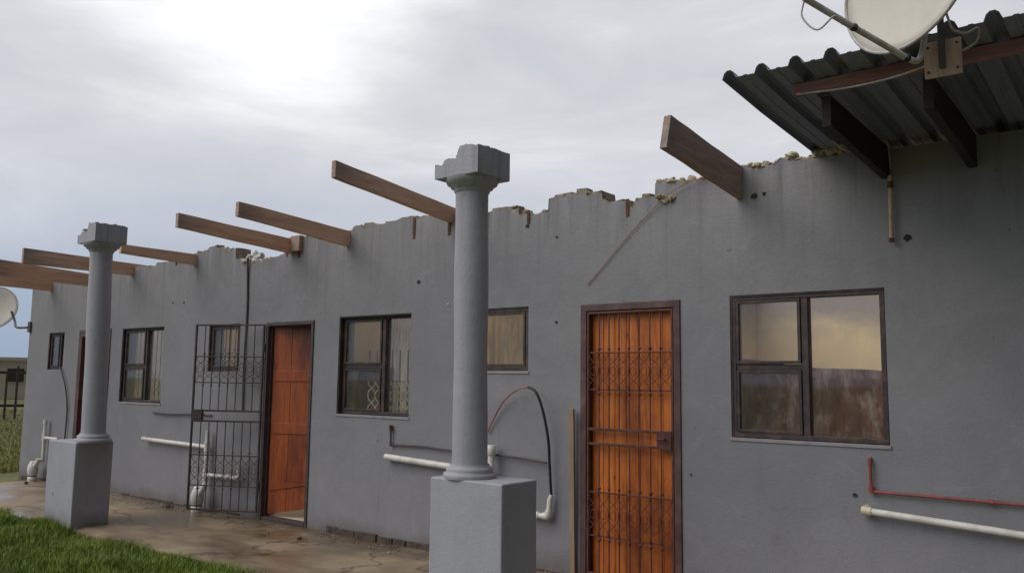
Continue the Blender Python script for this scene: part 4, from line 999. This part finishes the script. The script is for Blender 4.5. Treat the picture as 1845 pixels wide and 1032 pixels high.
for i in range(-45, 46):
    if rg.random() < .12: continue
    p_ = f0 + fd * (i * .30); mb = MB(); mb.bar(p_ + Vector((.14, 0, .02)), p_ + Vector((.14 + rg.uniform(-.03, .03), 0, 1.65 + rg.uniform(-.1, .15))), .07, .03, upv=(-.954, .3, 0)); build('paling', mb, M['fence'], fe)

# ------------------------------------------------------------------ grass
def blades(name, region, count, hmin, hmax, w, mat, label, seed, clump=.6):
    rg = random.Random(seed); V = []; F = []
    n = 0
    while n < count:
        x, y = region(rg)
        k = .5 + noise.noise(Vector((x * 1.3, y * 1.3, seed)))
        if rg.random() > .35 + k * clump: continue
        n += 1
        kk = .75 + .6 * max(-.4, noise.noise(Vector((x * 2.2, y * 2.2, seed + 9))))
        h = rg.uniform(hmin, hmax) * kk; a = rg.uniform(0, 6.283); ww = w * rg.uniform(.6, 1.3); la = rg.uniform(0, 6.283); ll = h * rg.uniform(.1, .8)
        dx, dy = math.cos(a) * ww / 2, math.sin(a) * ww / 2; lx, ly = math.cos(la) * ll, math.sin(la) * ll
        o = len(V); z0 = -.065
        V += [(x - dx, y - dy, z0), (x + dx, y + dy, z0), (x + dx * .8 + lx * .35, y + dy * .8 + ly * .35, z0 + h * .6), (x - dx * .8 + lx * .35, y - dy * .8 + ly * .35, z0 + h * .6), (x + lx, y + ly, z0 + h)]
        F += [(o, o + 1, o + 2, o + 3), (o + 3, o + 2, o + 4)]
    me = bpy.data.meshes.new(name); me.from_pydata(V, [], F); me.materials.append(M[mat]); me.update()
    ob = bpy.data.objects.new(name, me); COL.objects.link(ob); tag(ob, label, 'grass', kind='stuff'); return ob
def near_region(rg):
    while True:
        x = rg.uniform(-12.5, -3.9); y = slab_edge(x) + .02 + .16 * noise.noise(Vector((x * 1.7, 4, 0))) + .05 * noise.noise(Vector((x * 7, 4, 0))) - abs(rg.gauss(0, .75))
        if -9.09 < x < -8.49 and y > -1.56: continue
        if y > -4.2: return x, y
def wide_region(rg):
    while True:
        x = rg.uniform(-16, 7); y = rg.uniform(-9, -1.55)
        if not (-9.09 < x < -8.49 and y > -1.56) : return x, y
blades('grass', near_region, 70000, .05, .12, .006, 'blade', 'short green grass growing up to the edge of the wet apron', 1)
blades('grass', wide_region, 45000, .05, .12, .009, 'blade', 'green lawn in front of the house', 2)
def far_region(rg):
    while True:
        d = 1.5 + 28 * rg.random() ** 1.6; x = -13.2 - d * .93; return x, -.4 + d * .30 + rg.uniform(-2.2, 2.6) * (1 + d * .05)
def far_ok(rg):
    while True:
        x, y = far_region(rg)
        if x < -13.6 or y < -.1: return x, y
blades('grass', far_ok, 34000, .06, .15, .014, 'blade_dry', 'yellowish rough grass beyond the far left corner of the house', 3)
# fringe of blades overlapping the foot of the far pedestal
def fringe(rg):
    x = rg.uniform(-9.2, -8.42); y = -1.56 - abs(rg.gauss(0, .05)); return x, y
blades('grass', fringe, 1200, .07, .17, .006, 'blade', 'longer grass around the foot of the far pedestal', 4)
